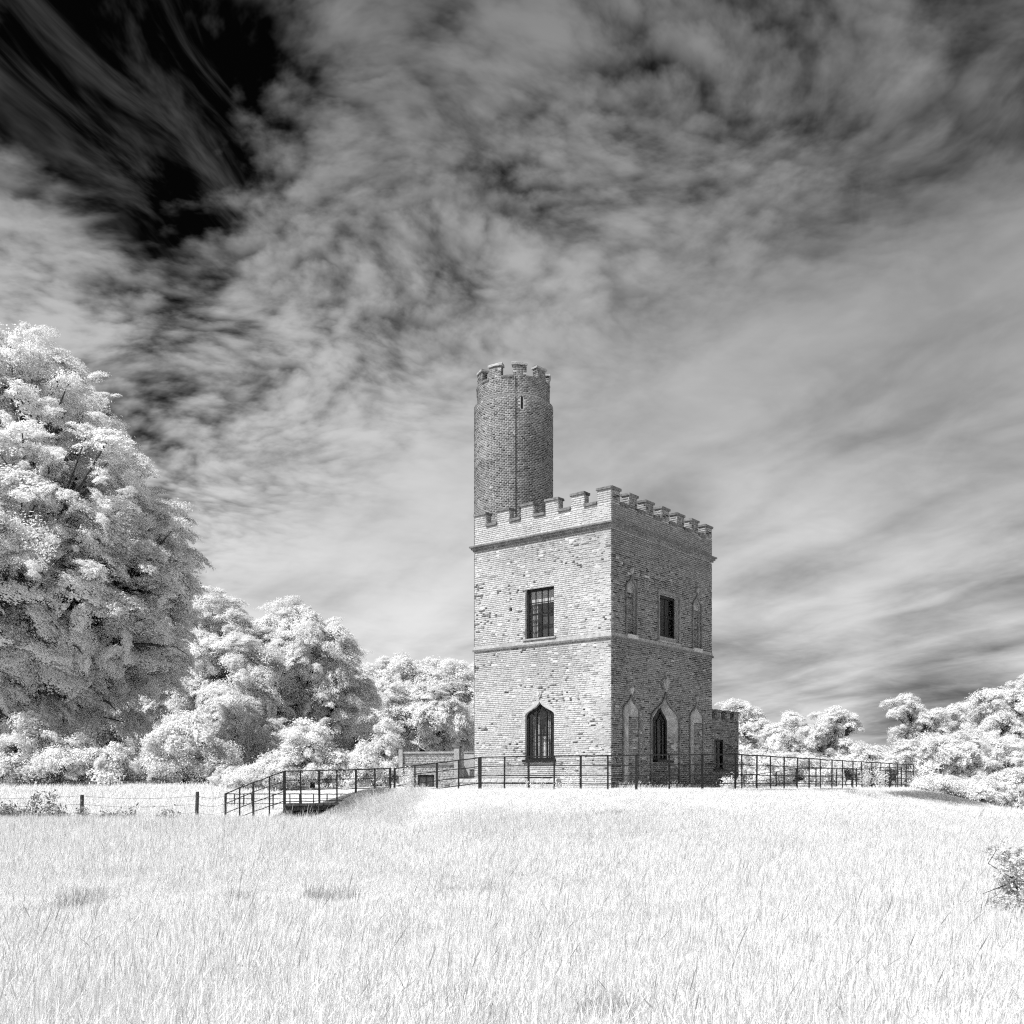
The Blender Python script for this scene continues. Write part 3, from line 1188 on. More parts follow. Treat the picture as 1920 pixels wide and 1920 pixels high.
reveal('window_reveal', win_l, C0, UL, NL, 0.006, -0.28, M['mortar'])
w2 = ogee_window(C0, UL, NL, 3.231, 0.686, 2.52, 4.20, 4.79, 0.15, 'lower ogee arched window with black tracery and a pale curtain')
# radiating brick arch round the ogee
ar = ogee(3.231, 0.686 + 0.06, 2.52, 4.20, 4.87, 26)[2:]
B = Bricks()
for i in range(len(ar) - 1):
    (u0, z0), (u1, z1) = ar[i], ar[i + 1]
    L = math.hypot(u1 - u0, z1 - z0)
    if L < 0.02:
        continue
arch = MB()
for i in range(1, len(ar) - 1):
    (u0, z0), (u1, z1) = ar[i - 1], ar[i + 1]
    t = Vector((u1 - u0, z1 - z0)).normalized()
    nn = Vector((t.y, -t.x))
    p = Vector(ar[i])
    if (p + nn * 0.1 - Vector((3.231, 3.6))).length < (p - Vector((3.231, 3.6))).length:
        nn = -nn
    a = p - nn * 0.05 - t * 0.020
    b = p - nn * 0.05 + t * 0.020
    arch.prism([tuple(a), tuple(b), tuple(b + nn * 0.14 + t * 0.004), tuple(a + nn * 0.14 - t * 0.004)], C0, UL, NL, -0.004, 0.009 + random.uniform(-0.001, 0.002))
P(arch.build('arch_brickwork', M['archbrick']))['kind'] = 'stuff'
fin = [(0.0, 0.0), (0.05, 0.05), (0.10, 0.13), (0.13, 0.22), (0.09, 0.27), (0.045, 0.24), (0.03, 0.30), (0.0, 0.33)]


def finial(O, U, N, uc, z, s, mat, n1=0.07):
    poly = [(uc + a * s, z + b * s) for a, b in fin] + [(uc - a * s, z + b * s) for a, b in fin[::-1][1:-1]]
    m = MB()
    m.prism(poly, O, U, N, -0.01, n1)
    small = [(uc + (u - uc) * 0.6, z + 0.1 * s + (q - z) * 0.62) for u, q in poly]
    m.prism(small, O, U, N, n1, n1 + 0.03)
    return P(m.build('finial', mat))


finial(C0, UL, NL, 3.231, 4.86, 0.8, M['pale'])

# ---- right face
reveal('window_reveal', r_up, C0, UR, NR, 0.006, -0.30, M['mortar_dark'])
w3 = rect_window('window', C0, UR, NR, 3.40, 4.82, 7.34, 8.95, 0.20, 2, 2, 0.10, 'upper sash window of four panes on the shaded side')
child(MB().frame_box(C0, UR, NR, 3.372, 4.848, -0.28, -0.06, 7.11, 7.338).build('sill_panel', M['plaster']), w3)
child(MB().frame_box(C0, UR, NR, 3.25, 4.97, -0.1, 0.085, 7.093, 7.16).build('window_sill', M['stone']), w3)
sur = MB()
sur.frame_box(C0, UR, NR, 3.26, 3.355, -0.02, 0.05, 7.165, 9.08)
sur.frame_box(C0, UR, NR, 4.865, 4.96, -0.02, 0.05, 7.165, 9.08)
sur.frame_box(C0, UR, NR, 3.358, 4.862, -0.02, 0.048, 8.985, 9.08)
child(sur.build('window_surround', M['dull_stone']), w3)

# central splayed plaster recess with the tall ogee window
inner = ogee(3.83, 0.56, 1.25, 3.98, 4.82)
reveal('splayed_recess', r_mid, C0, UR, NR, 0.006, -0.24, M['plaster'], None, inner)
w4 = ogee_window(C0, UR, NR, 3.83, 0.52, 2.52, 3.98, 4.77, 0.27, 'tall narrow ogee window in a plaster recess', False)
P(cdt_panel([(3.83 - 0.56, 1.25), (3.83 + 0.56, 1.25), (3.83 + 0.56, 2.45), (3.83 - 0.56, 2.45)], [], C0, UR, NR, -0.24, M['mortar_dark'], 'apron', None))
B = Bricks()
for (u, hu, z, hz, full) in brick_rows(3.83 - 0.56, 3.83 + 0.56, 1.25, 2.42, (), 0.1):
    c = C0 + UR * u - NR * 0.24
    B.put((c.x, c.y, z), UR, NR, hu, hz, wash_dark(u, z, tone_dark(u, z)), full)
# brick on the right splay below the spring
sp0 = C0 + UR * (3.83 + 0.56) - NR * 0.24
sp1 = C0 + UR * (3.83 + 1.08)
SU = (sp1 - sp0)
SLn = SU.length
SU.normalize()
SN = Vector((SU.y, -SU.x, 0))
if SN.dot(NR) < 0:
    SN = -SN
for (u, hu, z, hz, full) in brick_rows(0.01, SLn - 0.01, 1.25, 3.6, (), 0.07):
    c = sp0 + SU * u
    n = random.random()
    if z > 2.9 and n < (z - 2.9) / 0.7:
        continue
    B.put((c.x, c.y, z), SU, SN, hu, hz, 0.6 * wash_dark(u, z, tone_dark(u, z)) + 0.13, full)
o = P(link('brickwork', B.mesh('brickwork', None, 0.005, 9)))
o['kind'] = 'stuff'


def hood(poly, half, n1, mat, skip=2):
    half, n1 = half * 1.25, n1 * 1.6
    return P(MB().strip(poly[1:] + poly[:1], half, C0, UR, NR, -0.01, n1).build('hood_mould', mat))


hood(r_mid, 0.035, 0.035, M['dirty'])
finial(C0, UR, NR, 3.83, 5.18, 1.9, M['stone'])


def v_niche(outl, uc, w, z0, zs, za, depth, bricks_to):
    """niche with two canted faces meeting in a valley"""
    pr = [(uc + w, z0)] + outl[2:17]
    for s in (-1, 1):
        V = []
        for (u, z) in pr:
            x = (u - uc) * s
            dd = depth * min(1.0, (u - uc) / w * 1.0 + 0.0)
            a = C0 + UR * (uc + x) + NR * 0.004
            b = C0 + UR * uc - NR * dd
            V += [(a.x, a.y, z), (b.x, b.y, z)]
        F = [(2 * i, 2 * i + 1, 2 * i + 3, 2 * i + 2) for i in range(len(pr) - 1)]
        P(mesh_obj('niche_face', V, F, M['plaster']))
    va = C0 + UR * uc - NR * depth
    vb = C0 + UR * (uc + w)
    U = vb - va
    L = U.length
    U.normalize()
    N = Vector((U.y, -U.x, 0))
    if N.dot(NR) < 0:
        N = -N
    B = Bricks()
    for (u, hu, z, hz, full) in brick_rows(0.01, L - 0.015, z0 + 0.02, bricks_to, (), 0.02):
        c = va + U * u
        B.put((c.x, c.y, z), U, N, hu, hz, wash_dark(u, z, tone_dark(u + uc, z)) + 0.03, full)
    o = P(link('brickwork', B.mesh('brickwork', None, 0.005, int(uc * 10))))
    o['kind'] = 'stuff'
    hood(outl, 0.03, 0.03, M['dirty'])
    finial(C0, UR, NR, uc, za + 0.0, 0.95, M['pale'] if uc < 3 else M['stone'])


v_niche(r_n1, 1.345, 0.55, 1.55, 4.30, 4.92, 0.11, 4.10)
v_niche(r_n2, 6.315, 0.55, 1.55, 4.30, 4.92, 0.11, 4.10)
for (pl, uc) in ((r_u1, 1.35), (r_u2, 6.365)):
    reveal('niche_reveal', pl, C0, UR, NR, 0.006, -0.13, M['mortar_dark'])
    P(cdt_panel(pl, [], C0, UR, NR, -0.13, M['plaster'], 'niche_back', None))
    B = Bricks()
    for (u, hu, z, hz, full) in brick_rows(uc - 0.35, uc + 0.35, 7.14, 8.72, (), 0.03):
        c = C0 + UR * u - NR * 0.13
        B.put((c.x, c.y, z), UR, NR, hu, hz, wash_dark(u, z, tone_dark(u, z)), full)
    o = P(link('brickwork', B.mesh('brickwork', None, 0.005, int(uc * 7))))
    o['kind'] = 'stuff'
    hood(pl, 0.026, 0.03, M['dirty'])
    finial(C0, UR, NR, uc, 9.36, 0.85, M['stone'])
    P(MB().frame_box(C0, UR, NR, uc - 0.36, uc + 0.36, -0.1, 0.10, 6.99, 7.13).build('niche_sill', M['pale']))

# ---- plinth with rounded coping stones along the left face
P(MB().frame_box(C0, UL, NL, 2.2, 6.95, 0.012, 0.33, 0.9, 1.66).build('plinth', M['mortar']))
B = Bricks()
for (u, hu, z, hz, full) in brick_rows(2.2, 6.95, 1.06, 1.66, (), 0.03):
    c = C0 + UL * u + NL * 0.33
    B.put((c.x, c.y, z), UL, NL, hu, hz, tone_pale(u, z, 3), full)
o = P(link('brickwork', B.mesh('brickwork', None, 0.006, 31)))
o['kind'] = 'stuff'
u = 2.2
while u < 6.9:
    L = 0.36 + random.uniform(-0.03, 0.03)
    poly = []
    m = MB()
    pts = []
    for i in range(7):
        an = math.pi * i / 6
        pts.append((0.17 + 0.20 * math.cos(an), 1.665 + 0.15 * math.sin(an)))
    Vv = []
    for uu in (u + 0.01, u + L - 0.01):
        for (n, z) in pts:
            w = C0 + UL * uu + NL * n
            Vv.append((w.x, w.y, z + random.uniform(-0.008, 0.008)))
    k = len(pts)
    F = [tuple(range(k)), tuple(range(2 * k - 1, k - 1, -1))] + [(i, (i + 1) % k, k + (i + 1) % k, k + i) for i in range(k)]
    m.add(Vv, F)
    P(m.build('coping_stone', M['stone']))
    u += L
P(MB().frame_box(C0, UL, NL, 2.62, 3.86, 0.0, 0.10, 1.80, 1.87).build('cellar_lintel', M['black']))

# ---- round turret
TC = Vector((0.07, 46.0, 0))
TR, TR2, TZ0, TZS, TZC, TZT = 1.745, 1.60, 1.0, 18.33, 19.10, 19.66


def lathe(prof, n=72, c=TC):
    V, F = [], []
    for (r, z) in prof:
        for j in range(n):
            a = 2 * math.pi * j / n
            V.append((c.x + r * math.cos(a), c.y + r * math.sin(a), z))
    for i in range(len(prof) - 1):
        for j in range(n):
            j2 = (j + 1) % n
            F.append((i * n + j, i * n + j2, (i + 1) * n + j2, (i + 1) * n + j))
    return V, F


V, F = lathe([(TR, TZ0), (TR, TZS - 0.12), (TR2, TZS), (TR2, TZC), (TR2 - 0.28, TZC), (TR2 - 0.28, TZC - 0.9)])
turret = P(mesh_obj('turret', V, F, M['mortar_dark']))
V, F = lathe([(TR + 0.006, TZS - 0.135), (TR + 0.008, TZS - 0.118), (TR2 + 0.010, TZS + 0.004), (TR2 + 0.004, TZS + 0.02)])
set_off = P(mesh_obj('set_off', V, F, M['coping']))
turret['label'] = 'tall round brick turret with battlements and narrow slits'
B = Bricks()


def slit_block(th, z, zs=TZS):
    # narrow slits: facing the camera, to the left, and high on the left
    for (t0, za, zb, hw) in ((R(-90 + 11.5), 17.62, 18.16, 0.05), (R(-178), 17.2, 17.75, 0.05)):
        d = (th - t0 + math.pi) % (2 * math.pi) - math.pi
        if abs(d) < hw + 0.035 and za < z < zb:
            return True
    return False


def turret_rows(r, z0, z1, th0=0.0, th1=2 * math.pi, gap=None):
    nrow = int(round((z1 - z0) / BC))
    ch = (z1 - z0) / nrow
    nb = int(round((th1 - th0) * r / 0.155)) if th1 - th0 > 6 else int((th1 - th0) * r / 0.155)
    dth = (th1 - th0) / nb
    for i in range(nrow):
        z = z0 + (i + 0.5) * ch
        for j in range(nb):
            th = th0 + (j + 0.5 * (i % 2) + random.uniform(-0.04, 0.04)) * dth
            if slit_block(th, z):
                continue
            hu = dth * r / 2 - 0.009 - 0.004 * random.random()
            N = Vector((math.cos(th), math.sin(th), 0))
            U = Vector((-math.sin(th), math.cos(th), 0))
            c = TC + N * (r * math.cos(dth / 2))
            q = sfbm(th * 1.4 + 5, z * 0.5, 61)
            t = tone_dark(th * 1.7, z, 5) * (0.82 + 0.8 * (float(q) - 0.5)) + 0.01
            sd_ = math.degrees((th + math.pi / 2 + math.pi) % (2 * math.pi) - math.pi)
            if z < 17.7:            # dark stain below the slit, also painting shade onto the right side
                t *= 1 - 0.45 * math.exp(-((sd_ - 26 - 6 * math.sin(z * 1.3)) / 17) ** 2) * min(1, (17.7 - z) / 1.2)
            if z > TZS - 0.35 and z < TZS + 0.1:
                t = t * 0.7 + 0.09
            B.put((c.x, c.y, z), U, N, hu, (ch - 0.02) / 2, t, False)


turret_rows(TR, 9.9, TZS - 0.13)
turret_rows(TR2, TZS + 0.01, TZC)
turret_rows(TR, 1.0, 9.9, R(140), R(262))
for i in range(0, 1):
    pass
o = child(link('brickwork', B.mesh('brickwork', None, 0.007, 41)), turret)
o['kind'] = 'stuff'
# merlons round the top
for k in range(9):
    th = R(-90 + 9.5 + 40 * k)
    hw = R(10.6)
    m = MB()
    V = []
    n = 4
    for z in (TZC - 0.01, TZT - 0.10):
        for rr in (TR2, TR2 - 0.27):
            for j in range(n + 1):
                a = th - hw + 2 * hw * j / n
                V.append((TC.x + rr * math.cos(a), TC.y + rr * math.sin(a), z))
    q = n + 1
    F = []
    for j in range(n):
        F += [(j, j + 1, 2 * q + j + 1, 2 * q + j), (q + j + 1, q + j, 3 * q + j, 3 * q + j + 1), (2 * q + j, 2 * q + j + 1, 3 * q + j + 1, 3 * q + j)]
    F += [(0, 2 * q, 3 * q, q), (n, q + n, 3 * q + n, 2 * q + n)]
    m.add(V, F)
    mo = child(m.build('merlon', M['mortar_dark']), turret)
    B = Bricks()
    nrow = 6
    ch = (TZT - 0.10 - TZC) / nrow
    for i in range(nrow):
        z = TZC + (i + 0.5) * ch
        for (rr, sgn, nb) in ((TR2, 1, 4), (TR2 - 0.27, -1, 3)):
            dth = 2 * hw / nb
            for j in range(nb):
                t_ = th - hw + (j + 0.5) * dth
                N = Vector((math.cos(t_), math.sin(t_), 0))
                U = Vector((-math.sin(t_), math.cos(t_), 0))
                cc = TC + N * (rr - 0.003 * sgn)
                B.put((cc.x, cc.y, z), U * sgn, N * sgn, dth * rr / 2 - 0.006, ch / 2 - 0.005, tone_dark(t_ * 2, z) + 0.02)
        for s in (-1, 1):
            a = th + s * hw
            N = Vector((-math.sin(a), math.cos(a), 0)) * s
            U = Vector((math.cos(a), math.sin(a), 0))
            for j in range(2):
                cc = TC + U * (TR2 - 0.27 + 0.135 * (j + 0.5))
                B.put((cc.x, cc.y, z), U, N, 0.061, ch / 2 - 0.005, tone_dark(a * 2, z) + 0.02)
    # bricks join the merlon as deep as the hierarchy allows
    o = child(link('merlon_brickwork', B.mesh('merlon_brickwork', None, 0.006, 50 + k)), turret)
    o['kind'] = 'stuff'
    # oversailing coping
    m = MB()
    V = []
    hw2 = hw + 0.035
    for (z, e) in ((TZT - 0.098, 0.0), (TZT - 0.012, 0.0), (TZT + 0.012, -0.03)):
        for rr in (TR2 + 0.055 + e, TR2 - 0.33 - e):
            for j in range(n + 1):
                a = th - hw2 + 2 * hw2 * j / n
                V.append((TC.x + rr * math.cos(a) + random.gauss(0, 0.006), TC.y + rr * math.sin(a) + random.gauss(0, 0.006), z + random.gauss(0, 0.005)))
    F = []
    for l in (0, 1):
        b = l * 2 * q
        for j in range(n):
            F += [(b + j, b + j + 1, b + 2 * q + j + 1, b + 2 * q + j), (b + q + j + 1, b + q + j, b + 3 * q + j, b + 3 * q + j + 1)]
        F += [(b, b + 2 * q, b + 3 * q, b + q), (b + n, b + q + n, b + 3 * q + n, b + 2 * q + n)]
    for j in range(n):
        F += [(j, q + j, q + j + 1, j + 1), (4 * q + j, 4 * q + j + 1, 5 * q + j + 1, 5 * q + j)]
    m.add(V, F)
    child(m.build('coping_stone', M['stone']), turret)
    # sloping sill stones in the gaps
    a0, a1 = th + hw + 0.01, th + R(40) - hw - 0.01
    V = []
    for z in (TZC - 0.065, TZC + 0.012):
        for rr in (TR2 + 0.05, TR2 - 0.30):
            for j in range(n + 1):
                a = a0 + (a1 - a0) * j / n
                V.append((TC.x + rr * math.cos(a), TC.y + rr * math.sin(a), z + random.gauss(0, 0.003)))
    F = []
    for j in range(n):
        F += [(j, j + 1, 2 * q + j + 1, 2 * q + j), (q + j + 1, q + j, 3 * q + j, 3 * q + j + 1), (2 * q + j, 2 * q + j + 1, 3 * q + j + 1, 3 * q + j), (j, q + j, q + j + 1, j + 1)]
    F += [(0, 2 * q, 3 * q, q), (n, q + n, 3 * q + n, 2 * q + n)]
    child(MB().add(V, F).build('crenel_sill', M['coping']), turret)


def on_turret(deg, r, z):
    a = R(-90 + deg)
    return Vector((TC.x + r * math.cos(a), TC.y + r * math.sin(a), z))


def slit(deg, za, zb, hw, r=TR):
    a = R(-90 + deg)
    N = Vector((math.cos(a), math.sin(a), 0))
    U = Vector((-math.sin(a), math.cos(a), 0))
    O = TC + N * (r - 0.03)
    child(MB().frame_box(O, U, N, -hw, hw, 0.0, 0.034, za, zb).build('arrow_slit', M['black']), turret)


slit(11.5, 17.62, 18.16, 0.05)
slit(-88, 17.2, 17.75, 0.05)
cond = MB()
pts = [on_turret(2.8, TR2 + 0.03, z) for z in np.arange(19.05, 18.3, -0.25)] + [on_turret(2.8, TR + 0.03 + random.uniform(-0.004, 0.004), z) for z in np.arange(18.1, 10.5, -0.5)]
cond.tube(pts, 0.014, 5)
child(cond.build('lightning_conductor', M['iron']), turret)
for (dg, z0, z1) in ((-93, 18.75, 19.02),):
    slit(dg, z0, z1, 0.06, TR2 + 0.03)

# ------------------------------------------------------------------ low annex on the right
AX = C0 + UR * WR - NR * 0.08
annex = thing('brick_annex', 'low battlemented brick annex with a dark window beside the tower', 'annex', tuple(AX[:2]) + (0,))


def PA(o, root=None, base=None):
    root = root or annex
    o.parent = root
    o.matrix_parent_inverse = Matrix.Translation(-Vector(tuple((base or AX)[:2]) + (0,)))
    return o


AW, AD = 2.62, 3.2
awin = [(0.36, 2.22), (1.32, 2.22), (1.32, 3.50), (0.36, 3.50)]
aw = PA(cdt_panel([(0.0, 0.9), (AW, 0.9), (AW, 4.38), (0.0, 4.38)], [awin], AX, UR, NR, 0, M['mortar_dark'], 'wall', None))
PA(cdt_panel([(0.0, 0.9), (AD, 0.9), (AD, 4.38), (0.0, 4.38)], [], AX + UR * AW, UL, UR, 0, M['mortar_dark'], 'wall', None))
PA(MB().frame_box(AX, UR, -NR, 0.02, AW - 0.02, 0.25, AD, 4.0, 4.1).build('roof', M['roof']))
PA(MB().frame_box(AX, UR, NR, 0.0, AW - 0.01, -0.25, -0.02, 3.9, 4.37).build('parapet_backing', M['mortar_dark']))
PA(MB().frame_box(AX, UR, NR, 0.05, AW - 0.05, -AD, -0.32, 1.0, 3.95).build('dark_interior', M['room']))
B = Bricks()
for (u, hu, z, hz, full) in brick_rows(0.0, AW, 0.95, 4.38, [awin], 0.03):
    c = AX + UR * u
    B.put((c.x, c.y, z), UR, NR, hu, hz, tone_dark(u + 9, z, 2) * 0.9, full)
for (u, hu, z, hz, full) in brick_rows(0.0, AD, 0.95, 4.38, (), 0.03):
    c = AX + UR * AW + UL * u
    B.put((c.x, c.y, z), UL, UR, hu, hz, tone_dark(u + 14, z, 2), full)
o = child(link('brickwork', B.mesh('brickwork', None, 0.006, 61)), aw)
o['kind'] = 'stuff'
PA(MB().frame_box(AX, UR, NR, 0.0, AW + 0.06, 0.0, 0.07, 3.76, 3.86).build('string_course', M['coping']))
PA(MB().frame_box(AX, UR, NR, AW, AW + 0.065, -AD, 0.0, 3.762, 3.858).build('string_course', M['coping']))
for (u0, u1) in ((0.0, 0.12), (0.52, 0.96), (1.36, 1.80), (2.18, 2.62)):
    mo = PA(MB().frame_box(AX, UR, NR, u0, u1, -0.20, 0.0, 4.375, 4.66).build('merlon', M['mortar_dark']))
    B = Bricks()
    for (u, hu, z, hz, full) in brick_rows(u0, u1, 4.38, 4.66, (), 0.02):
        c = AX + UR * u
        B.put((c.x, c.y, z), UR, NR, hu, hz, tone_dark(u, z), full)
    for (u, hu, z, hz, full) in brick_rows(0, 0.20, 4.38, 4.66, (), 0.02):
        c = AX + UR * u0 - NR * u
        B.put((c.x, c.y, z), -NR, -UR, hu, hz, tone_dark(u, z), full)
    o = child(link('brickwork', B.mesh('brickwork', None, 0.006, 62)), mo)
    o['kind'] = 'stuff'
    child(MB().frame_box(AX, UR, NR, u0 - 0.03, u1 + 0.03, -0.22, 0.04, 4.663, 4.76).build('coping_stone', M['coping']), mo)
Ptmp = P
P = PA
reveal('window_reveal', awin, AX, UR, NR, 0.006, -0.2, M['mortar_dark'])
w5 = rect_window('window', AX, UR, NR, 0.37, 1.31, 2.24, 3.49, 0.12, 2, 2, 0.07, 'dark casement window')
child(MB().frame_box(AX, UR, NR, 0.28, 1.40, -0.1, 0.08, 2.14, 2.225).build('window_sill', M['black']), w5)
P = Ptmp

# ------------------------------------------------------------------ low outbuilding on the left
OX = Vector((-5.12, 47.3, 0))
OU = Vector((1.0, -0.16, 0)).normalized()
ON = Vector((-0.16, -1.0, 0)).normalized()
outb = thing('brick_outbuilding', 'low flat topped brick outbuilding with dark double doors behind the railing', 'outbuilding', tuple(OX[:2]) + (0,))


def PO(o):
    return PA(o, outb, OX)


OWD = 2.55
dooru = [(0.86, 0.9), (1.62, 0.9), (1.62, 2.02), (0.86, 2.02)]
ow = PO(cdt_panel([(0, 0.9), (OWD, 0.9), (OWD, 2.98), (0, 2.98)], [dooru], OX, OU, ON, 0, M['mortar'], 'wall', None))
B = Bricks()
for (u, hu, z, hz, full) in brick_rows(0, OWD, 0.95, 2.98, [dooru], 0.03):
    c = OX + OU * u
    B.put((c.x, c.y, z), OU, ON, hu, hz, tone_pale(u, z, 6) * 0.72, full)
o = child(link('brickwork', B.mesh('brickwork', None, 0.006, 71)), ow)
o['kind'] = 'stuff'
PO(MB().frame_box(OX, OU, ON, 0.0, OWD, -2.2, -0.3, 0.9, 2.95).build('back_block', M['mortar']))
PO(MB().frame_box(OX, OU, ON, -0.05, OWD + 0.02, -0.3, 0.06, 2.983, 3.07).build('coping', M['stone']))
PO(MB().frame_box(OX, OU, ON, -0.03, OWD, 0.0, 0.06, 2.44, 2.51).build('string_course', M['coping']))
for (u0, u1, z1) in ((-0.02, 0.16, 3.22), (OWD + 0.003, OWD + 0.24, 3.24)):
    pz = PO(MB().frame_box(OX, OU, ON, u0, u1, -0.35, 0.10, 0.9, z1).build('pier', M['stone']))
    child(MB().frame_box(OX, OU, ON, u0 - 0.03, u1 + 0.03, -0.38, 0.13, z1 + 0.003, z1 + 0.07).build('coping_stone', M['coping']), pz)
wing = PO(MB().frame_box(OX, OU, ON, OWD + 0.243, OWD + 1.5, -1.6, -0.95, 0.9, 3.02).build('side_wall', M['mortar_dark']))
child(MB().frame_box(OX, OU, ON, OWD + 0.243, OWD + 1.5, -1.63, -0.92, 3.023, 3.09).build('coping_stone', M['stone']), wing)
ap = [(OWD + 0.45 + 0.2 - 0.2 * math.cos(math.pi * i / 8), 2.02 + 0.2 * math.sin(math.pi * i / 8)) for i in range(9)]
child(MB().prism([(OWD + 0.45, 1.75)] + ap + [(OWD + 0.85, 1.75)], OX, OU, ON, -0.95, -0.9).build('arched_panel', M['pale']), wing)
PO(MB().frame_box(OX, OU, ON, 0.86, 1.62, -0.14, -0.10, 0.9, 2.02).build('door_frame', M['black']))
for (a, b) in ((0.90, 1.23), (1.25, 1.58)):
    d = PO(MB().frame_box(OX, OU, ON, a, b, -0.098, -0.06, 0.9, 1.98).build('door', M['wood_door']))
    child(MB().frame_box(OX, OU, ON, a + 0.06, b - 0.06, -0.058, -0.05, 1.5, 1.9).build('door_panel', M['oldwood']), d)


# ------------------------------------------------------------------ railings
def railing(name, label, posts, heights, post_h, group=None, wide=(0.075, 0.052), rail_r=(0.020, 0.0155)):
    """posts: list of base points; heights: rail heights above the base"""
    b = Vector(posts[0])
    t = thing(name, label, 'railing', tuple(b), 0, group)
    for i, p in enumerate(posts):
        p = Vector(p)
        q0, q1 = Vector(posts[max(i - 1, 0)]), Vector(posts[min(i + 1, len(posts) - 1)])
        d = (q1 - q0)
        d.z = 0
        d.normalize()
        w = (wide[0] if i % 2 == 0 else wide[1]) / 2
        m = MB()
        side = Vector((-d.y, d.x, 0))
        l = p - b
        lean = Vector((random.gauss(0, 0.012), random.gauss(0, 0.012), 0))
        V = []
        for (z, s) in ((-0.35, Vector((0, 0, 0))), (post_h, lean)):
            for (a, c_) in ((-w, -0.012), (w, -0.012), (w, 0.012), (-w, 0.012)):
                v = l + d * a + side * c_ + s
                V.append((v.x, v.y, l.z + z))
        m.add(V, [(3, 2, 1, 0), (4, 5, 6, 7), (0, 1, 5, 4), (1, 2, 6, 5), (2, 3, 7, 6), (3, 0, 4, 7)])
        m.build('post', M['iron'], t)
    for k, h in enumerate(heights):
        pts = []
        for i, p in enumerate(posts):
            v = Vector(p) - b
            pts.append((v.x, v.y, v.z + h))
            if i < len(posts) - 1:
                q = Vector(posts[i + 1]) - b
                mm = (v + q) / 2
                pts.append((mm.x, mm.y, mm.z + h - random.uniform(-0.008, 0.02)))
        MB().tube(pts, rail_r[0] if k == 0 else rail_r[1], 6).build('rail', M['iron'], t)
    return t


def along(a, b, n, z=None):
    a, b = Vector(a), Vector(b)
    out = []
    for i in range(n + 1):
        p = a.lerp(b, i / n)
        out.append(p)
    return out


H5 = [1.13, 0.82, 0.50, 0.23, 0.02]
zA = TERR + 0.02
D1 = along((-1.09, 36.0, 1.40), (3.87, 32.3, 1.37), 6)
D2 = along((3.87, 32.3, 1.37), (7.0, 32.55, 1.40), 3)[1:]
railing('iron_railing', 'black iron railing along the front edge of the mound before the tower', D1 + D2, H5, 1.14)
Rr = along((7.28, 32.85, 1.40), (18.0, 46.5, 1.33), 16)
railing('iron_railing', 'black iron railing receding behind the annex to the garden chairs', [D2[-1] + Vector((0.02, 0.02, 0))] + Rr, H5, 1.14)
Cc = [Vector((-4.20, 37.0, 1.02)), Vector((-3.46, 37.0, 1.13)), Vector((-2.66, 36.8, 1.22)), Vector((-1.88, 36.5, 1.31)), Vector((-1.13, 36.05, 1.39))]
railing('iron_railing', 'short sloping iron railing in front of the outbuilding doors', Cc, H5, 1.14)
Bb = [Vector(((px - 960) / FPX * 37.0, 37.0, z)) for px, z in ((534, 0.93), (565, 0.94), (599, 0.95), (632, 0.97), (667, 0.985), (703, 1.01), (731, 1.03))]
railing('iron_railing', 'level iron railing over the dark bank where the walkway crosses', Bb, [1.13, 0.80, 0.46, 0.05], 1.14)
Aa = [Vector(((px - 960) / FPX * dd, dd, z)) for px, dd, z in ((423, 37.6, 0.12), (449, 37.5, 0.33), (475, 37.3, 0.53), (505, 37.15, 0.73), (533, 37.02, 0.92))]
railing('iron_railing', 'iron handrail sloping down the ramp at its low end', Aa, [1.13, 0.78, 0.42, 0.08], 1.14)
Bk = [Vector(((px - 960) / FPX * 44.0, 44.0 - 0.001 * (px - 423), 0.62)) for px in (423, 440, 457, 473, 513, 545, 563, 589, 615, 641, 667, 691, 715, 740)]
railing('iron_railing', 'low far railing seen through the walkway railing', Bk, [0.56, 0.36, 0.16], 0.57, None, (0.05, 0.04), (0.02, 0.014))
Fk = [at(px, py, 57.0) for px, py in ((1395, 1480), (1418, 1480), (1455, 1475), (1493, 1469), (1530, 1469), (1568, 1469), (1606, 1468), (1630, 1468), (1650, 1467), (1670, 1467), (1690, 1466))]
railing('iron_railing', 'far side railing of the terrace beyond the garden chairs', Fk, [0.82, 0.45, 0.1], 0.83, None, (0.06, 0.06), (0.018, 0.014))
# walkway deck under the level railing
deck = thing('walkway_bridge', 'dark timber walkway deck crossing the bank under the level railing', 'bridge', (-8.1, 37.0, 0.9))
for i in range(14):
    x0 = 0.0 + i * 0.28
    m = MB().box(x0, x0 + 0.262, -0.12, 1.35, -0.09 + 0.007 * i, -0.02 + 0.007 * i)
    m.build('plank', M['oldwood'], deck)
for yy in (-0.05, 1.2):
    MB().add([(0, yy, -0.25), (3.9, yy, -0.15), (3.9, yy + 0.1, -0.15), (0, yy + 0.1, -0.25), (0, yy, -0.095), (3.9, yy, 0.0), (3.9, yy + 0.1, 0.0), (0, yy + 0.1, -0.095)],
             [(3, 2, 1, 0), (4, 5, 6, 7), (0, 1, 5, 4), (1, 2, 6, 5), (2, 3, 7, 6), (3, 0, 4, 7)]).build('beam', M['oldwood'], deck)

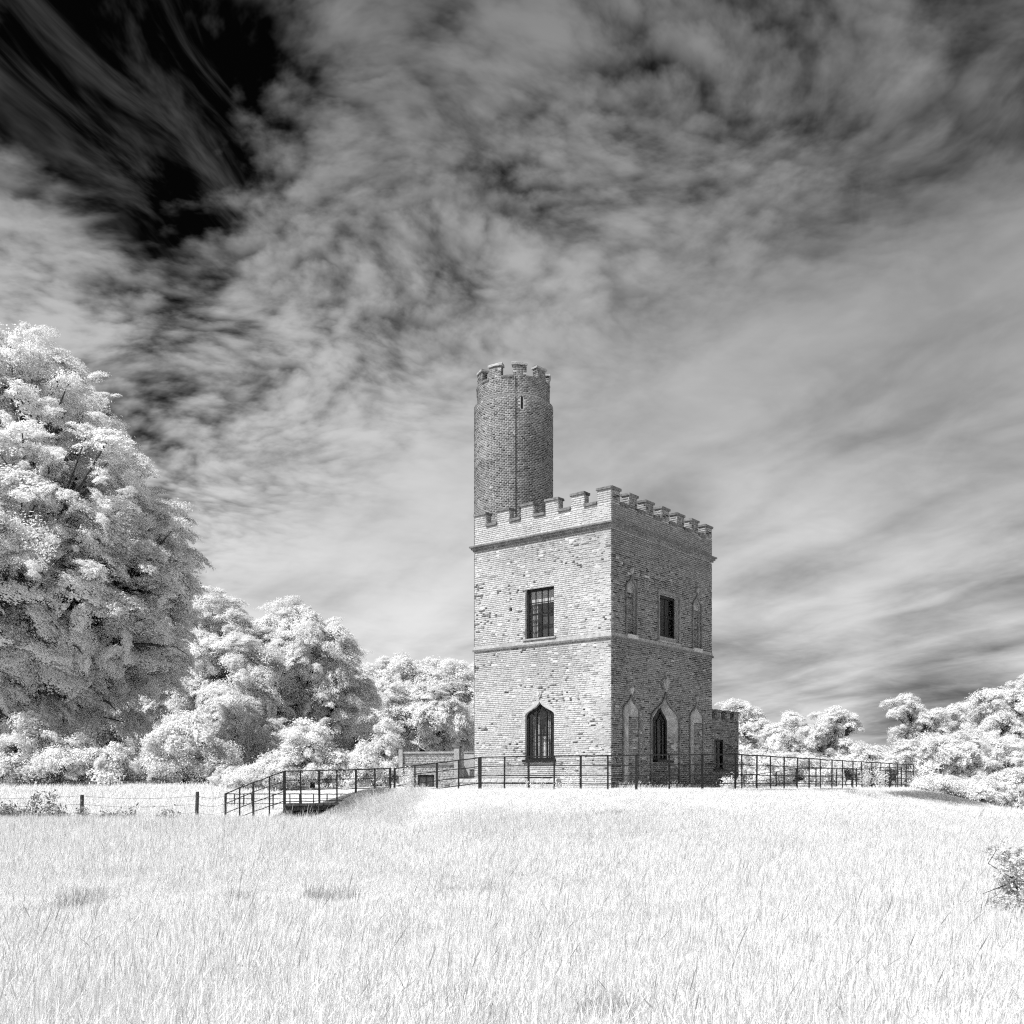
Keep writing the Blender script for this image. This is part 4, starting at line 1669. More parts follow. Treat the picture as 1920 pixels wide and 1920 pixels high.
# ------------------------------------------------------------------ post and wire fence
PW = [(-30.5, 36.2), (-22.0, 35.9), (-14.6, 35.2), (-10.65, 35.0)]
wf = thing('wire_fence', 'post and wire fence with weathered wooden posts at the edge of the meadow', 'fence', (PW[2][0], PW[2][1], gh(*PW[2])))
wb = Vector(wf.location)
tops = []
for i, (x, y) in enumerate(PW):
    z = gh(x, y)
    hgt = (1.2, 1.22, 1.12, 1.22)[i]
    r = 0.062
    V, F = [], []
    n = 8
    for (zz, rr) in ((-0.3, 1.0), (hgt - 0.02, 0.95), (hgt, 0.8)):
        for j in range(n):
            a = 2 * math.pi * j / n
            q = r * rr * (1 + 0.1 * math.sin(3 * a + i))
            V.append((x - wb.x + q * math.cos(a) + 0.02 * zz * (i - 1.5), y - wb.y + q * math.sin(a), z - wb.z + zz))
    for l in range(2):
        F += [(l * n + j, l * n + (j + 1) % n, (l + 1) * n + (j + 1) % n, (l + 1) * n + j) for j in range(n)]
    F.append(tuple(2 * n + j for j in range(n)))
    MB().add(V, F).build('post', M['oldwood'], wf)
    tops.append(Vector((x, y, z)) - wb)
tops.append(Vector((-10.25, 37.4, 0.12)) - wb)
for h in (1.08, 0.80, 0.52):
    pts = []
    for i in range(len(tops) - 1):
        for k in range(6):
            t = k / 6
            p = tops[i].lerp(tops[i + 1], t)
            pts.append((p.x, p.y, p.z + h - 0.10 * 4 * t * (1 - t)))
    pts.append(tuple(tops[-1] + Vector((0, 0, h))))
    MB().tube(pts, 0.0065, 4).build('wire', M['wire'], wf)


# ------------------------------------------------------------------ garden furniture
def garden_chair(label, loc, rz):
    t = thing('garden_chair', label, 'chair', loc, rz, 'cast metal garden chairs')
    s = MB()
    for i in range(9):
        s.tube([(-0.24, -0.22 + 0.055 * i, 0.44), (0, -0.22 + 0.055 * i, 0.43), (0.24, -0.22 + 0.055 * i, 0.44)], 0.012, 5)
    s.tube([(-0.25, -0.24, 0.44), (0.25, -0.24, 0.44), (0.25, 0.24, 0.44), (-0.25, 0.24, 0.44), (-0.25, -0.24, 0.44)], 0.02, 6)
    s.build('seat', M['iron'], t)
    for (x, y, sx, sy) in ((-0.24, -0.23, -1, -1), (0.24, -0.23, 1, -1), (-0.24, 0.23, -1, 1), (0.24, 0.23, 1, 1)):
        MB().tube([(x, y, 0.43), (x + 0.03 * sx, y + 0.03 * sy, 0.28), (x - 0.005 * sx, y + 0.01 * sy, 0.12), (x + 0.05 * sx, y + 0.06 * sy, 0.0)], [0.026, 0.024, 0.017, 0.02], 6).build('leg', M['iron'], t)
    b = MB()
    fr = [(-0.24, 0.24, 0.44), (-0.27, 0.27, 0.62), (-0.29, 0.31, 0.82), (-0.25, 0.32, 0.89), (-0.12, 0.325, 0.86), (0, 0.325, 0.91), (0.12, 0.325, 0.86), (0.25, 0.32, 0.89), (0.29, 0.31, 0.82), (0.27, 0.27, 0.62), (0.24, 0.24, 0.44)]
    b.tube(fr, 0.021, 6)
    b.build('backrest_frame', M['iron'], t)
    la = MB()
    for k in range(-4, 5):
        x0 = 0.06 * k
        for sgn in (-1, 1):
            pts = []
            for j in range(7):
                q = j / 6
                x = x0 + sgn * 0.20 * (q - 0.5) + 0.03 * math.sin(q * math.pi * 2)
                if abs(x) < 0.265:
                    pts.append((x, 0.25 + 0.075 * q, 0.46 + 0.40 * q))
            if len(pts) > 2:
                la.tube(pts, 0.011, 5)
    la.build('back_lattice', M['iron'], t)
    for sgn in (-1, 1):
        MB().tube([(sgn * 0.27, 0.27, 0.64), (sgn * 0.30, 0.1, 0.67), (sgn * 0.30, -0.12, 0.66), (sgn * 0.29, -0.24, 0.62), (sgn * 0.26, -0.24, 0.44)], 0.018, 6).build('armrest', M['iron'], t)
    return t


FD = 47.0
for (px, rz, lab) in ((1601, 0.75, 'ornate black metal garden chair facing away beside the small table'), (1664, -0.9, 'ornate black metal garden chair partly hidden by pale weeds')):
    p = at(px, 1470, FD)
    garden_chair(lab, (p.x, p.y, gh(p.x, p.y) + 0.0), rz)
p = at(1630, 1470, FD - 0.2)
tb = thing('garden_table', 'small black metal garden table between the two garden chairs', 'table', (p.x, p.y, gh(p.x, p.y)))
tm = MB()
n = 20
V = [(0.46 * math.cos(2 * math.pi * j / n), 0.46 * math.sin(2 * math.pi * j / n), z) for z in (0.68, 0.71) for j in range(n)]
tm.add(V, [tuple(range(n - 1, -1, -1)), tuple(range(n, 2 * n))] + [(j, (j + 1) % n, n + (j + 1) % n, n + j) for j in range(n)])
tm.build('table_top', M['iron'], tb)
for k in range(4):
    a = math.pi / 4 + k * math.pi / 2
    ca, sa = math.cos(a), math.sin(a)
    MB().tube([(0.34 * ca, 0.34 * sa, 0.68), (0.24 * ca, 0.24 * sa, 0.5), (0.2 * ca, 0.2 * sa, 0.3), (0.34 * ca, 0.34 * sa, 0.0)], [0.03, 0.026, 0.02, 0.024], 6).build('leg', M['iron'], tb)


# ------------------------------------------------------------------ scattered foliage
def euler_from_axis(n, spin):
    """euler angles that carry +Z to n (k,3) after a spin about Z"""
    n = n / np.linalg.norm(n, axis=1, keepdims=True)
    ref = np.where(np.abs(n[:, 2:3]) < 0.95, np.array([[0, 0, 1.0]]), np.array([[1.0, 0, 0]]))
    a = np.cross(ref, n)
    a /= np.linalg.norm(a, axis=1, keepdims=True)
    b = np.cross(n, a)
    c, s = np.cos(spin)[:, None], np.sin(spin)[:, None]
    X = a * c + b * s
    Y = -a * s + b * c
    ex = np.arctan2(Y[:, 2], n[:, 2])
    ey = -np.arcsin(np.clip(X[:, 2], -1, 1))
    ez = np.arctan2(X[:, 1], X[:, 0])
    return np.stack([ex, ey, ez], 1)


def euler_zx(n, x):
    """euler angles that carry +Z to n and +X as near as possible to x"""
    n = n / np.linalg.norm(n, axis=1, keepdims=True)
    X = x - n * np.sum(x * n, 1, keepdims=True)
    X /= np.linalg.norm(X, axis=1, keepdims=True)
    Y = np.cross(n, X)
    return np.stack([np.arctan2(Y[:, 2], n[:, 2]), -np.arcsin(np.clip(X[:, 2], -1, 1)), np.arctan2(X[:, 1], X[:, 0])], 1)


def source_collection(name, meshes):
    col = bpy.data.collections.new(name)
    for i, me in enumerate(meshes):
        o = bpy.data.objects.new('%s_%02d' % (name, i), me)
        col.objects.link(o)
    return col


_groups = {}


def scatter_group(col):
    if col.name in _groups:
        return _groups[col.name]
    g = bpy.data.node_groups.new('scatter_' + col.name, 'GeometryNodeTree')
    g.interface.new_socket('Geometry', in_out='INPUT', socket_type='NodeSocketGeometry')
    g.interface.new_socket('Geometry', in_out='OUTPUT', socket_type='NodeSocketGeometry')
    gi, go = g.nodes.new('NodeGroupInput'), g.nodes.new('NodeGroupOutput')
    ci = g.nodes.new('GeometryNodeCollectionInfo')
    ci.inputs['Collection'].default_value = col
    ci.inputs['Separate Children'].default_value = True
    ci.inputs['Reset Children'].default_value = True
    ip = g.nodes.new('GeometryNodeInstanceOnPoints')
    ip.inputs['Pick Instance'].default_value = True

    def attr(n, t):
        a_ = g.nodes.new('GeometryNodeInputNamedAttribute')
        a_.data_type = t
        a_.inputs['Name'].default_value = n
        return a_.outputs['Attribute']
    e2r = g.nodes.new('FunctionNodeEulerToRotation')
    g.links.new(attr('rot', 'FLOAT_VECTOR'), e2r.inputs[0])
    g.links.new(gi.outputs[0], ip.inputs['Points'])
    g.links.new(ci.outputs[0], ip.inputs['Instance'])
    g.links.new(attr('vi', 'INT'), ip.inputs['Instance Index'])
    g.links.new(e2r.outputs[0], ip.inputs['Rotation'])
    g.links.new(attr('scl', 'FLOAT_VECTOR'), ip.inputs['Scale'])
    g.links.new(ip.outputs[0], go.inputs[0])
    _groups[col.name] = g
    return g


def scatter(name, pts, rot, scl, col, parent=None):
    pts = np.asarray(pts, np.float32)
    me = bpy.data.meshes.new(name)
    n = len(pts)
    me.vertices.add(n)
    me.vertices.foreach_set('co', pts.ravel())
    scl = np.asarray(scl, np.float32)
    if scl.ndim == 1:
        scl = np.repeat(scl[:, None], 3, 1)
    for (an, ty, key, val) in (('rot', 'FLOAT_VECTOR', 'vector', np.asarray(rot, np.float32).ravel()), ('scl', 'FLOAT_VECTOR', 'vector', scl.ravel()),
                               ('vi', 'INT', 'value', rng.integers(0, len(col.objects), n).astype(np.int32))):
        a_ = me.attributes.new(an, ty, 'POINT')
        a_.data.foreach_set(key, val)
    me.materials.append(col.objects[0].data.materials[0])
    o = link(name, me, parent)
    md = o.modifiers.new('scatter', 'NODES')
    md.node_group = scatter_group(col)
    return o


def tri_mesh(name, V, F, mat, tone):
    """fast triangle mesh from numpy with a tone per face"""
    me = bpy.data.meshes.new(name)
    V = np.asarray(V, np.float32)
    F = np.asarray(F, np.int32)
    me.vertices.add(len(V))
    me.vertices.foreach_set('co', V.ravel())
    me.loops.add(F.size)
    me.loops.foreach_set('vertex_index', F.ravel())
    me.polygons.add(len(F))
    me.polygons.foreach_set('loop_start', np.arange(0, F.size, 3, dtype=np.int32))
    a_ = me.attributes.new('tone', 'FLOAT', 'FACE')
    a_.data.foreach_set('value', np.asarray(tone, np.float32))
    me.materials.append(mat)
    me.update(calc_edges=True)
    return me


def bough(seed, nleaf, L, Wd, mat, flat=0.6, clumps=16, loose=0.17, up=0.6, tilt=0.45, droop=0.15):
    """one leafy bough of unit radius: folded diamond leaves gathered in small twig clumps"""
    r = np.random.default_rng(seed)
    cd = r.normal(0, 1, (clumps, 3))
    cd /= np.linalg.norm(cd, axis=1, keepdims=True)
    fl = (cd[:, 2] < -0.15) & (r.random(clumps) < 0.75)
    cd[fl, 2] *= -1
    cc = cd * r.uniform(0.35, 0.92, (clumps, 1)) * np.array([[1, 1, flat]])
    i = r.integers(0, clumps, nleaf)
    off = r.normal(0, 1, (nleaf, 3)) * loose * r.uniform(0.5, 1.5, clumps)[i][:, None] * np.array([[1.15, 1.15, 0.62]])
    c = cc[i] + off
    c[:, 2] -= droop * (c[:, 0] ** 2 + c[:, 1] ** 2)
    n = cd[i] * 0.55 + off / loose * 0.34 + np.array([[0, 0, up]]) + r.normal(0, tilt, (nleaf, 3))
    n /= np.linalg.norm(n, axis=1, keepdims=True)
    d = c * np.array([[1, 1, 0.3]]) + r.normal(0, 0.6, (nleaf, 3))
    d -= n * np.sum(d * n, 1, keepdims=True)
    d /= np.linalg.norm(d, axis=1, keepdims=True)
    sd = np.cross(n, d)
    l = (L * r.uniform(0.65, 1.3, nleaf))[:, None]
    w = (Wd * r.uniform(0.7, 1.2, nleaf))[:, None]
    V = np.stack([c - d * l * 0.5, c + sd * w * 0.5 - n * 0.12 * l + d * 0.05 * l, c + d * l * 0.5 - n * 0.1 * l, c - sd * w * 0.5 - n * 0.12 * l + d * 0.05 * l], 1).reshape(-1, 3)
    b = (np.arange(nleaf) * 4)[:, None]
    F = np.concatenate([b + np.array([[0, 1, 2]]), b + np.array([[0, 2, 3]])], 1).reshape(-1, 3)
    return tri_mesh('bough', V, F, mat, np.repeat(r.random(nleaf), 2))


BOUGH = source_collection('oak_bough', [bough(100 + i, 1900, 0.11, 0.072, M['leaf'], 0.7, 52, 0.085 + 0.025 * (i % 3), 0.5, 0.45, 0.2) for i in range(7)])
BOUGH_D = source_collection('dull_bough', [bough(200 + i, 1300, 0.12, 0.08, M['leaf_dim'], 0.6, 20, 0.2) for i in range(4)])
BOUGH_F = source_collection('feathery_bough', [bough(300 + i, 1800, 0.15, 0.05, M['leaf'], 0.55, 46, 0.11, 0.6, 0.4, 0.28) for i in range(6)])
BOUGH_B = source_collection('bush_bough', [bough(350 + i, 900, 0.17, 0.10, M['leaf'], 0.85, 36, 0.15, 0.5, 0.5, 0.05) for i in range(5)])
BOUGH_S = source_collection('shrub_bough', [bough(380 + i, 90, 0.46, 0.2, M['leaf_shrub'], 0.8, 14, 0.26, 0.5, 0.6, 0.05) for i in range(4)])
SPRAY_W = source_collection('weed_spray', [bough(400 + i, 16, 0.6, 0.26, M['leaf_dark'], 0.6, 8, 0.45, 0.5, 0.7) for i in range(4)])
SPRAY_P = source_collection('pale_weed_spray', [bough(430 + i, 16, 0.42, 0.15, M['leaf'], 0.6, 8, 0.4, 0.5, 0.7) for i in range(4)])


def make_tree(name, label, cat, base, blobs, puff, src=None, trunk_r=0.3, seed=0, group=None, limbs=0.5, gap=0.0, low_cut=-0.55, dense=1.0, inner_share=0.25, boughs=0, reach=(1.25, 0.92, 0.86)):
    """blobs: ellipsoids (centre, radii) that shape the crown; leafy boughs stand at the limb ends"""
    r = np.random.default_rng(seed + 1000)
    src = src or BOUGH
    b = Vector(base)
    t = thing(name, label, cat, tuple(b), 0, group)
    areas = np.array([4 * math.pi * ((rd[0] * rd[1]) ** 1.6 / 3 + (rd[0] * rd[2]) ** 1.6 / 3 + (rd[1] * rd[2]) ** 1.6 / 3) ** (1 / 1.6) for c, rd in blobs])
    pc, pn, pr = [], [], []
    for (c, rd), ar in zip(blobs, areas):
        c = np.array(c, float)
        rd = np.array(rd, float)
        n = max(5, int(dense * 1.25 * ar / (puff * puff * 1.45)))
        d = r.normal(0, 1, (n, 3))
        d /= np.linalg.norm(d, axis=1, keepdims=True)
        d = d[d[:, 2] > low_cut - 0.25 * r.random(len(d))]
        f = r.uniform(0.70, 1.0, (len(d), 1))
        small = r.random(len(d)) < 0.35
        f[small] = r.uniform(0.92, 1.13, (small.sum(), 1))
        inner = (r.random(len(d)) < inner_share) & ~small
        f[inner] *= 0.62
        p = c + d * rd * f
        ok = np.ones(len(p), bool)
        for (c2, rd2) in blobs:
            if not np.allclose(c2, c):
                q = (p - np.array(c2)) / np.array(rd2)
                ok &= ~(np.linalg.norm(q, axis=1) < 0.58) | (r.random(len(p)) < 0.15)
        p, d, small = p[ok], d[ok], small[ok]
        pc.append(p)
        pn.append(d)
        pr.append(puff * np.where(small, r.uniform(0.28, 0.62, len(p)), r.uniform(0.65, 1.2, len(p))))
    pc, pn, pr = np.concatenate(pc), np.concatenate(pn), np.concatenate(pr)
    z0 = ground_h(pc[:, 0], pc[:, 1])
    keep = (r.random(len(pc)) >= gap) & (pc[:, 2] > z0 + pr * 0.1)
    pc, pn, pr = pc[keep], pn[keep], pr[keep]
    m = len(pc)
    nn = pn * 0.45 + np.array([[0, 0, 1.0]]) + r.normal(0, 0.42, (m, 3))
    out = pn * np.array([[1, 1, 0.55]]) + r.normal(0, 0.45, (m, 3)) - np.array([[0, 0, 0.12]])
    big_ones = pr > 0.62 * puff
    pr = pr[:, None] * r.uniform(0.8, 1.25, (m, 3)) * np.array([reach])
    rot = euler_zx(nn, out)
    crown = scatter('crown', pc - np.array(b)[None], rot, pr, src, t)
    crown['kind'] = 'stuff'
    # trunk, limbs and twigs as one growing body
    br = MB()
    cen = np.mean(np.array([c for c, _ in blobs]), axis=0)
    zt = float(min(c[2] for c, _ in blobs))
    fork = Vector((b.x + (cen[0] - b.x) * 0.25, b.y + (cen[1] - b.y) * 0.25, b.z + max(0.6, (zt - b.z) * 0.62)))
    pts = [Vector((0, 0, -0.2)), Vector((0.03, 0.02, (fork.z - b.z) * 0.4)), fork - b]
    br.tube(pts, [trunk_r * 1.35, trunk_r, trunk_r * 0.85], 9)
    for (c, rd) in blobs:
        c = Vector(c)
        mid = fork.lerp(c, 0.5) + Vector((r.normal(0, 0.25), r.normal(0, 0.25), -0.3 * rd[2] * 0.3))
        tip = c + Vector((0, 0, rd[2] * 0.25))
        br.tube([fork - b, mid - b, c - b, tip - b], [trunk_r * 0.62, trunk_r * 0.42, trunk_r * 0.28, trunk_r * 0.08], 7)
    if limbs:
        for i in r.permutation(np.where(big_ones)[0])[:int(len(pc) * limbs)]:
            p = Vector(pc[i])
            j = int(np.argmin([np.linalg.norm((pc[i] - np.array(c)) / np.array(rd)) for c, rd in blobs]))
            c = Vector(blobs[j][0])
            s = c.lerp(fork, r.uniform(0.0, 0.7))
            mid = s.lerp(p, 0.55) + Vector((r.normal(0, 0.12), r.normal(0, 0.12), r.uniform(-0.1, 0.22))) * puff
            q = p + Vector(pn[i]) * float(pr[i].mean()) * 0.2
            rr = trunk_r * r.uniform(0.07, 0.17)
            br.tube([s - b, mid - b, p - b, q - b], [rr, rr * 0.62, rr * 0.36, rr * 0.12], 5, False)
    # heavy boughs that show through the lower crown
    lowp = np.where(big_ones & (pc[:, 2] < np.quantile(pc[:, 2], 0.6)))[0]
    for i in r.permutation(lowp)[:boughs]:
        p = Vector(pc[i]) + Vector(pn[i]) * 0.5
        s = fork.lerp(Vector((fork.x, fork.y, p.z)), 0.8)
        dv = p - s
        mid1 = s + dv * 0.45 + Vector((r.normal(0, 0.5), r.normal(0, 0.5), 0.6))
        mid2 = s + dv * 0.8 + Vector((r.normal(0, 0.4), r.normal(0, 0.4), 0.45))
        rr = trunk_r * r.uniform(0.16, 0.3)
        br.tube([s - b, mid1 - b, mid2 - b, p - b, p - b + Vector((dv.x * 0.06, dv.y * 0.06, -0.5))], [rr, rr * 0.75, rr * 0.5, rr * 0.3, rr * 0.1], 6, False)
        for q_ in range(2):
            e = mid2 + Vector((r.normal(0, 1.3), r.normal(0, 1.3), r.uniform(-1.0, 0.6)))
            br.tube([mid1.lerp(mid2, r.uniform(0.3, 1)) - b, (mid2 + e) / 2 - b + Vector((0, 0, 0.2)), e - b], [rr * 0.4, rr * 0.28, rr * 0.1], 5, False)
    br.build('trunk', M['bark'], t, True, False)
    return t


def blob(px, py, rx, ry, d, deep=1.0):
    """an ellipsoid of foliage from its outline in the photograph and its distance"""
    c = at(px, py, d)
    s = d / FPX
    return ((c.x, c.y, c.z), (rx * s, rx * s * deep, ry * s))


def tree_px(name, label, cat, px, d, blobs, **kw):
    x = (px - 960) / FPX * d
    return make_tree(name, label, cat, (x, d, gh(x, d) - 0.05), [blob(a_[0], a_[1], a_[2], a_[3], d + (a_[4] if len(a_) > 4 else 0.0)) for a_ in blobs], **kw)


G1 = 'trees behind the meadow'
tree_px('oak_tree', 'huge spreading tree filling the left edge, its low boughs in shade', 'tree', -90, 60,
        [(-60, 820, 185, 235), (50, 785, 120, 155, -2), (120, 960, 150, 180, -4), (-40, 1080, 220, 230, -6), (180, 1120, 165, 180, -3), (262, 1080, 105, 125, 0), (305, 1010, 62, 66, 2), (80, 1260, 180, 120, 2), (215, 1255, 125, 110, 3), (-120, 1290, 150, 110, 4), (90, 1000, 190, 290, 5), (295, 1180, 66, 85, 2)],
        puff=1.15, trunk_r=0.8, seed=1, low_cut=-0.85, dense=0.95, limbs=0.4, gap=0.12, reach=(1.4, 0.88, 0.72), boughs=46)
tree_px('beech_tree', 'tall pale tree just beyond the huge left one', 'tree', 395, 88,
        [(400, 1205, 95, 90), (350, 1270, 90, 90, -2), (450, 1280, 95, 95, -3), (390, 1350, 130, 90, -1), (330, 1380, 80, 70, 0)], puff=1.45, trunk_r=0.42, seed=2, group=G1, src=BOUGH_F, dense=1.35)
tree_px('ash_tree', 'tall feathery white tree with a pointed crown left of the low outbuilding', 'tree', 570, 90,
        [(540, 1195, 62, 60), (590, 1240, 80, 85, -2), (515, 1265, 75, 90, -1), (605, 1330, 100, 85, 0), (530, 1360, 100, 80, 1), (628, 1260, 34, 40, -1)], puff=1.4, trunk_r=0.42, seed=3, group=G1, src=BOUGH_F, dense=1.35)
tree_px('round_tree', 'broad rounded tree meeting the left edge of the tower', 'tree', 790, 104,
        [(755, 1305, 85, 68), (840, 1300, 75, 62), (800, 1350, 120, 75, -2), (700, 1325, 60, 75, 1), (900, 1330, 80, 80, 2)], puff=1.5, trunk_r=0.4, seed=4, group=G1, dense=1.3, low_cut=-0.8)
tree_px('shaded_tree', 'grey shaded tree in the gap between the feathery tree and the rounded one', 'tree', 680, 98,
        [(680, 1390, 80, 75), (650, 1350, 60, 70, 2)], puff=1.4, trunk_r=0.35, seed=5, group=G1)
tree_px('hawthorn_tree', 'small grey tree in shade behind the round white bush', 'tree', 470, 80,
        [(470, 1390, 70, 60), (440, 1350, 50, 45), (510, 1420, 60, 50)], puff=1.1, trunk_r=0.25, seed=6, group=G1)
tree_px('white_bush', 'large round white bush below the huge tree, left of the ramp', 'bush', 345, 53,
        [(350, 1400, 68, 54), (310, 1435, 48, 42), (400, 1440, 46, 40)], puff=0.75, trunk_r=0.12, seed=7, low_cut=-0.9, limbs=0.3, src=BOUGH_B)
tree_px('small_tree', 'neat small white tree rising behind the walkway railing', 'tree', 585, 51,
        [(580, 1396, 46, 38), (560, 1442, 56, 34), (622, 1440, 40, 34)], puff=0.62, trunk_r=0.12, seed=8, low_cut=-0.9, src=BOUGH_B)
tree_px('leggy_shrub', 'loose white shrub beside the outbuilding', 'shrub', 705, 51,
        [(700, 1432, 44, 36), (722, 1385, 20, 26), (680, 1455, 40, 28), (738, 1452, 32, 32)], puff=0.5, trunk_r=0.08, seed=9, low_cut=-0.9, src=BOUGH_B)
tree_px('low_bush', 'low white bush spreading behind the top of the ramp', 'bush', 480, 50,
        [(470, 1462, 58, 22), (515, 1450, 36, 26), (430, 1468, 36, 18)], puff=0.45, trunk_r=0.06, seed=10, low_cut=-0.9, limbs=0.2, src=BOUGH_B)
tree_px('bramble_bush', 'sunlit leafy bush under the huge tree at the far left', 'bush', 60, 52,
        [(50, 1405, 70, 55), (0, 1430, 60, 46), (120, 1435, 66, 42), (200, 1442, 56, 34), (-60, 1400, 60, 60)], puff=0.75, trunk_r=0.12, seed=11, low_cut=-0.9, limbs=0.4, gap=0.12, src=BOUGH_B)
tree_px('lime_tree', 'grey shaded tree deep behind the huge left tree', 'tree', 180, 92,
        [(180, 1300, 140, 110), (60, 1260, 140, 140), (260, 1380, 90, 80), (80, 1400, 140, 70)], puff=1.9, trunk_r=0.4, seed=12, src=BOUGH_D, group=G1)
# right hand side
G2 = 'trees right of the tower'
tree_px('domed_tree', 'domed white tree rising directly behind the low annex', 'tree', 1380, 84,
        [(1380, 1372, 54, 56), (1340, 1385, 55, 60), (1410, 1415, 42, 42)], puff=1.1, trunk_r=0.35, seed=21, group=G2)
tree_px('white_tree', 'small white tree between the domed tree and the open trunked one', 'tree', 1475, 80,
        [(1480, 1375, 36, 36), (1450, 1400, 42, 38), (1510, 1410, 42, 38)], puff=0.85, trunk_r=0.28, seed=22, group=G2)
tree_px('open_tree', 'airy tree with its dark forked trunk showing left of the sky gap', 'tree', 1560, 70,
        [(1552, 1355, 36, 24), (1590, 1365, 24, 26), (1528, 1380, 28, 22), (1580, 1405, 30, 18), (1540, 1425, 44, 22), (1590, 1435, 40, 20)], puff=0.58, trunk_r=0.32, seed=23, group=G2, gap=0.2, limbs=0.9)
tree_px('flat_topped_tree', 'flat topped tree leaning out over the sky gap', 'tree', 1720, 72,
        [(1697, 1326, 32, 20), (1740, 1352, 40, 22), (1690, 1375, 22, 14), (1790, 1348, 42, 28), (1760, 1388, 46, 30)], puff=0.66, trunk_r=0.30, seed=24, group=G2, gap=0.12, limbs=0.8)
tree_px('tall_tree', 'tallest white tree on the right edge of the view', 'tree', 1900, 66,
        [(1905, 1322, 52, 54), (1862, 1345, 42, 42), (1960, 1340, 80, 80), (1890, 1395, 76, 50)], puff=0.9, trunk_r=0.35, seed=25, group=G2)
tree_px('bushy_tree', 'dense bushy white tree in front of the tallest one', 'tree', 1770, 60,
        [(1740, 1418, 58, 38), (1800, 1418, 66, 42), (1700, 1440, 40, 28), (1870, 1430, 60, 38), (1940, 1440, 60, 40)], puff=0.72, trunk_r=0.22, seed=26, group=G2, low_cut=-0.85)
tree_px('hedge_shrub', 'white hedge shrub below the sky gap', 'shrub', 1630, 64,
        [(1630, 1420, 34, 20), (1600, 1440, 40, 20), (1655, 1440, 36, 22), (1690, 1455, 36, 18)], puff=0.55, trunk_r=0.12, seed=27, low_cut=-0.9, src=BOUGH_B)
tree_px('hedge_shrub', 'bright low hedge shrub behind the railing next to the annex', 'shrub', 1450, 62,
        [(1420, 1450, 56, 36), (1480, 1445, 56, 30), (1530, 1452, 46, 22), (1370, 1440, 40, 42)], puff=0.6, trunk_r=0.12, seed=28, low_cut=-0.9, src=BOUGH_B)
tree_px('bramble_thicket', 'pale bramble thicket at the right end of the mound', 'thicket', 1800, 43,
        [(1790, 1485, 56, 28), (1850, 1490, 56, 34), (1910, 1485, 56, 42), (1740, 1475, 34, 16), (1960, 1490, 60, 46)], puff=0.42, trunk_r=0.05, seed=29, low_cut=-0.95, limbs=0.2, src=BOUGH_B)
tree_px('wild_shrub', 'loose leafy shrub cut by the right edge in the near meadow', 'shrub', 1905, 10.6,
        [(1905, 1625, 44, 60), (1960, 1640, 60, 90), (1900, 1690, 34, 40), (1872, 1588, 22, 18)], puff=0.11, trunk_r=0.012, seed=30, low_cut=-0.95, gap=0.45, limbs=0.9, src=BOUGH_S, dense=0.7)
# distant belt that closes the view
for i, (px, top, w, d, lab) in enumerate(((-60, 1230, 200, 120, 'distant tree behind the huge tree at the far left'), (320, 1240, 150, 125, 'distant tree filling in behind the tall pale tree'), (640, 1290, 130, 130, 'distant tree behind the shaded gap'),
                                       (930, 1300, 120, 130, 'distant tree hidden mostly by the tower'), (1440, 1400, 90, 120, 'distant low tree behind the railing hedge'), (1650, 1425, 80, 110, 'distant low tree seen through the sky gap'),
                                       (1850, 1360, 120, 110, 'distant tree behind the tall tree at the right'))):
    h = (1470 - top) / 2
    tree_px('distant_tree', lab, 'tree', px, d, [(px, top + h, w, h), (px - w * 0.5, top + h * 1.25, w * 0.7, h * 0.75), (px + w * 0.5, top + h * 1.2, w * 0.7, h * 0.8)],
            puff=2.3, trunk_r=0.4, seed=40 + i, group='distant tree belt', limbs=0.3, low_cut=-0.9)


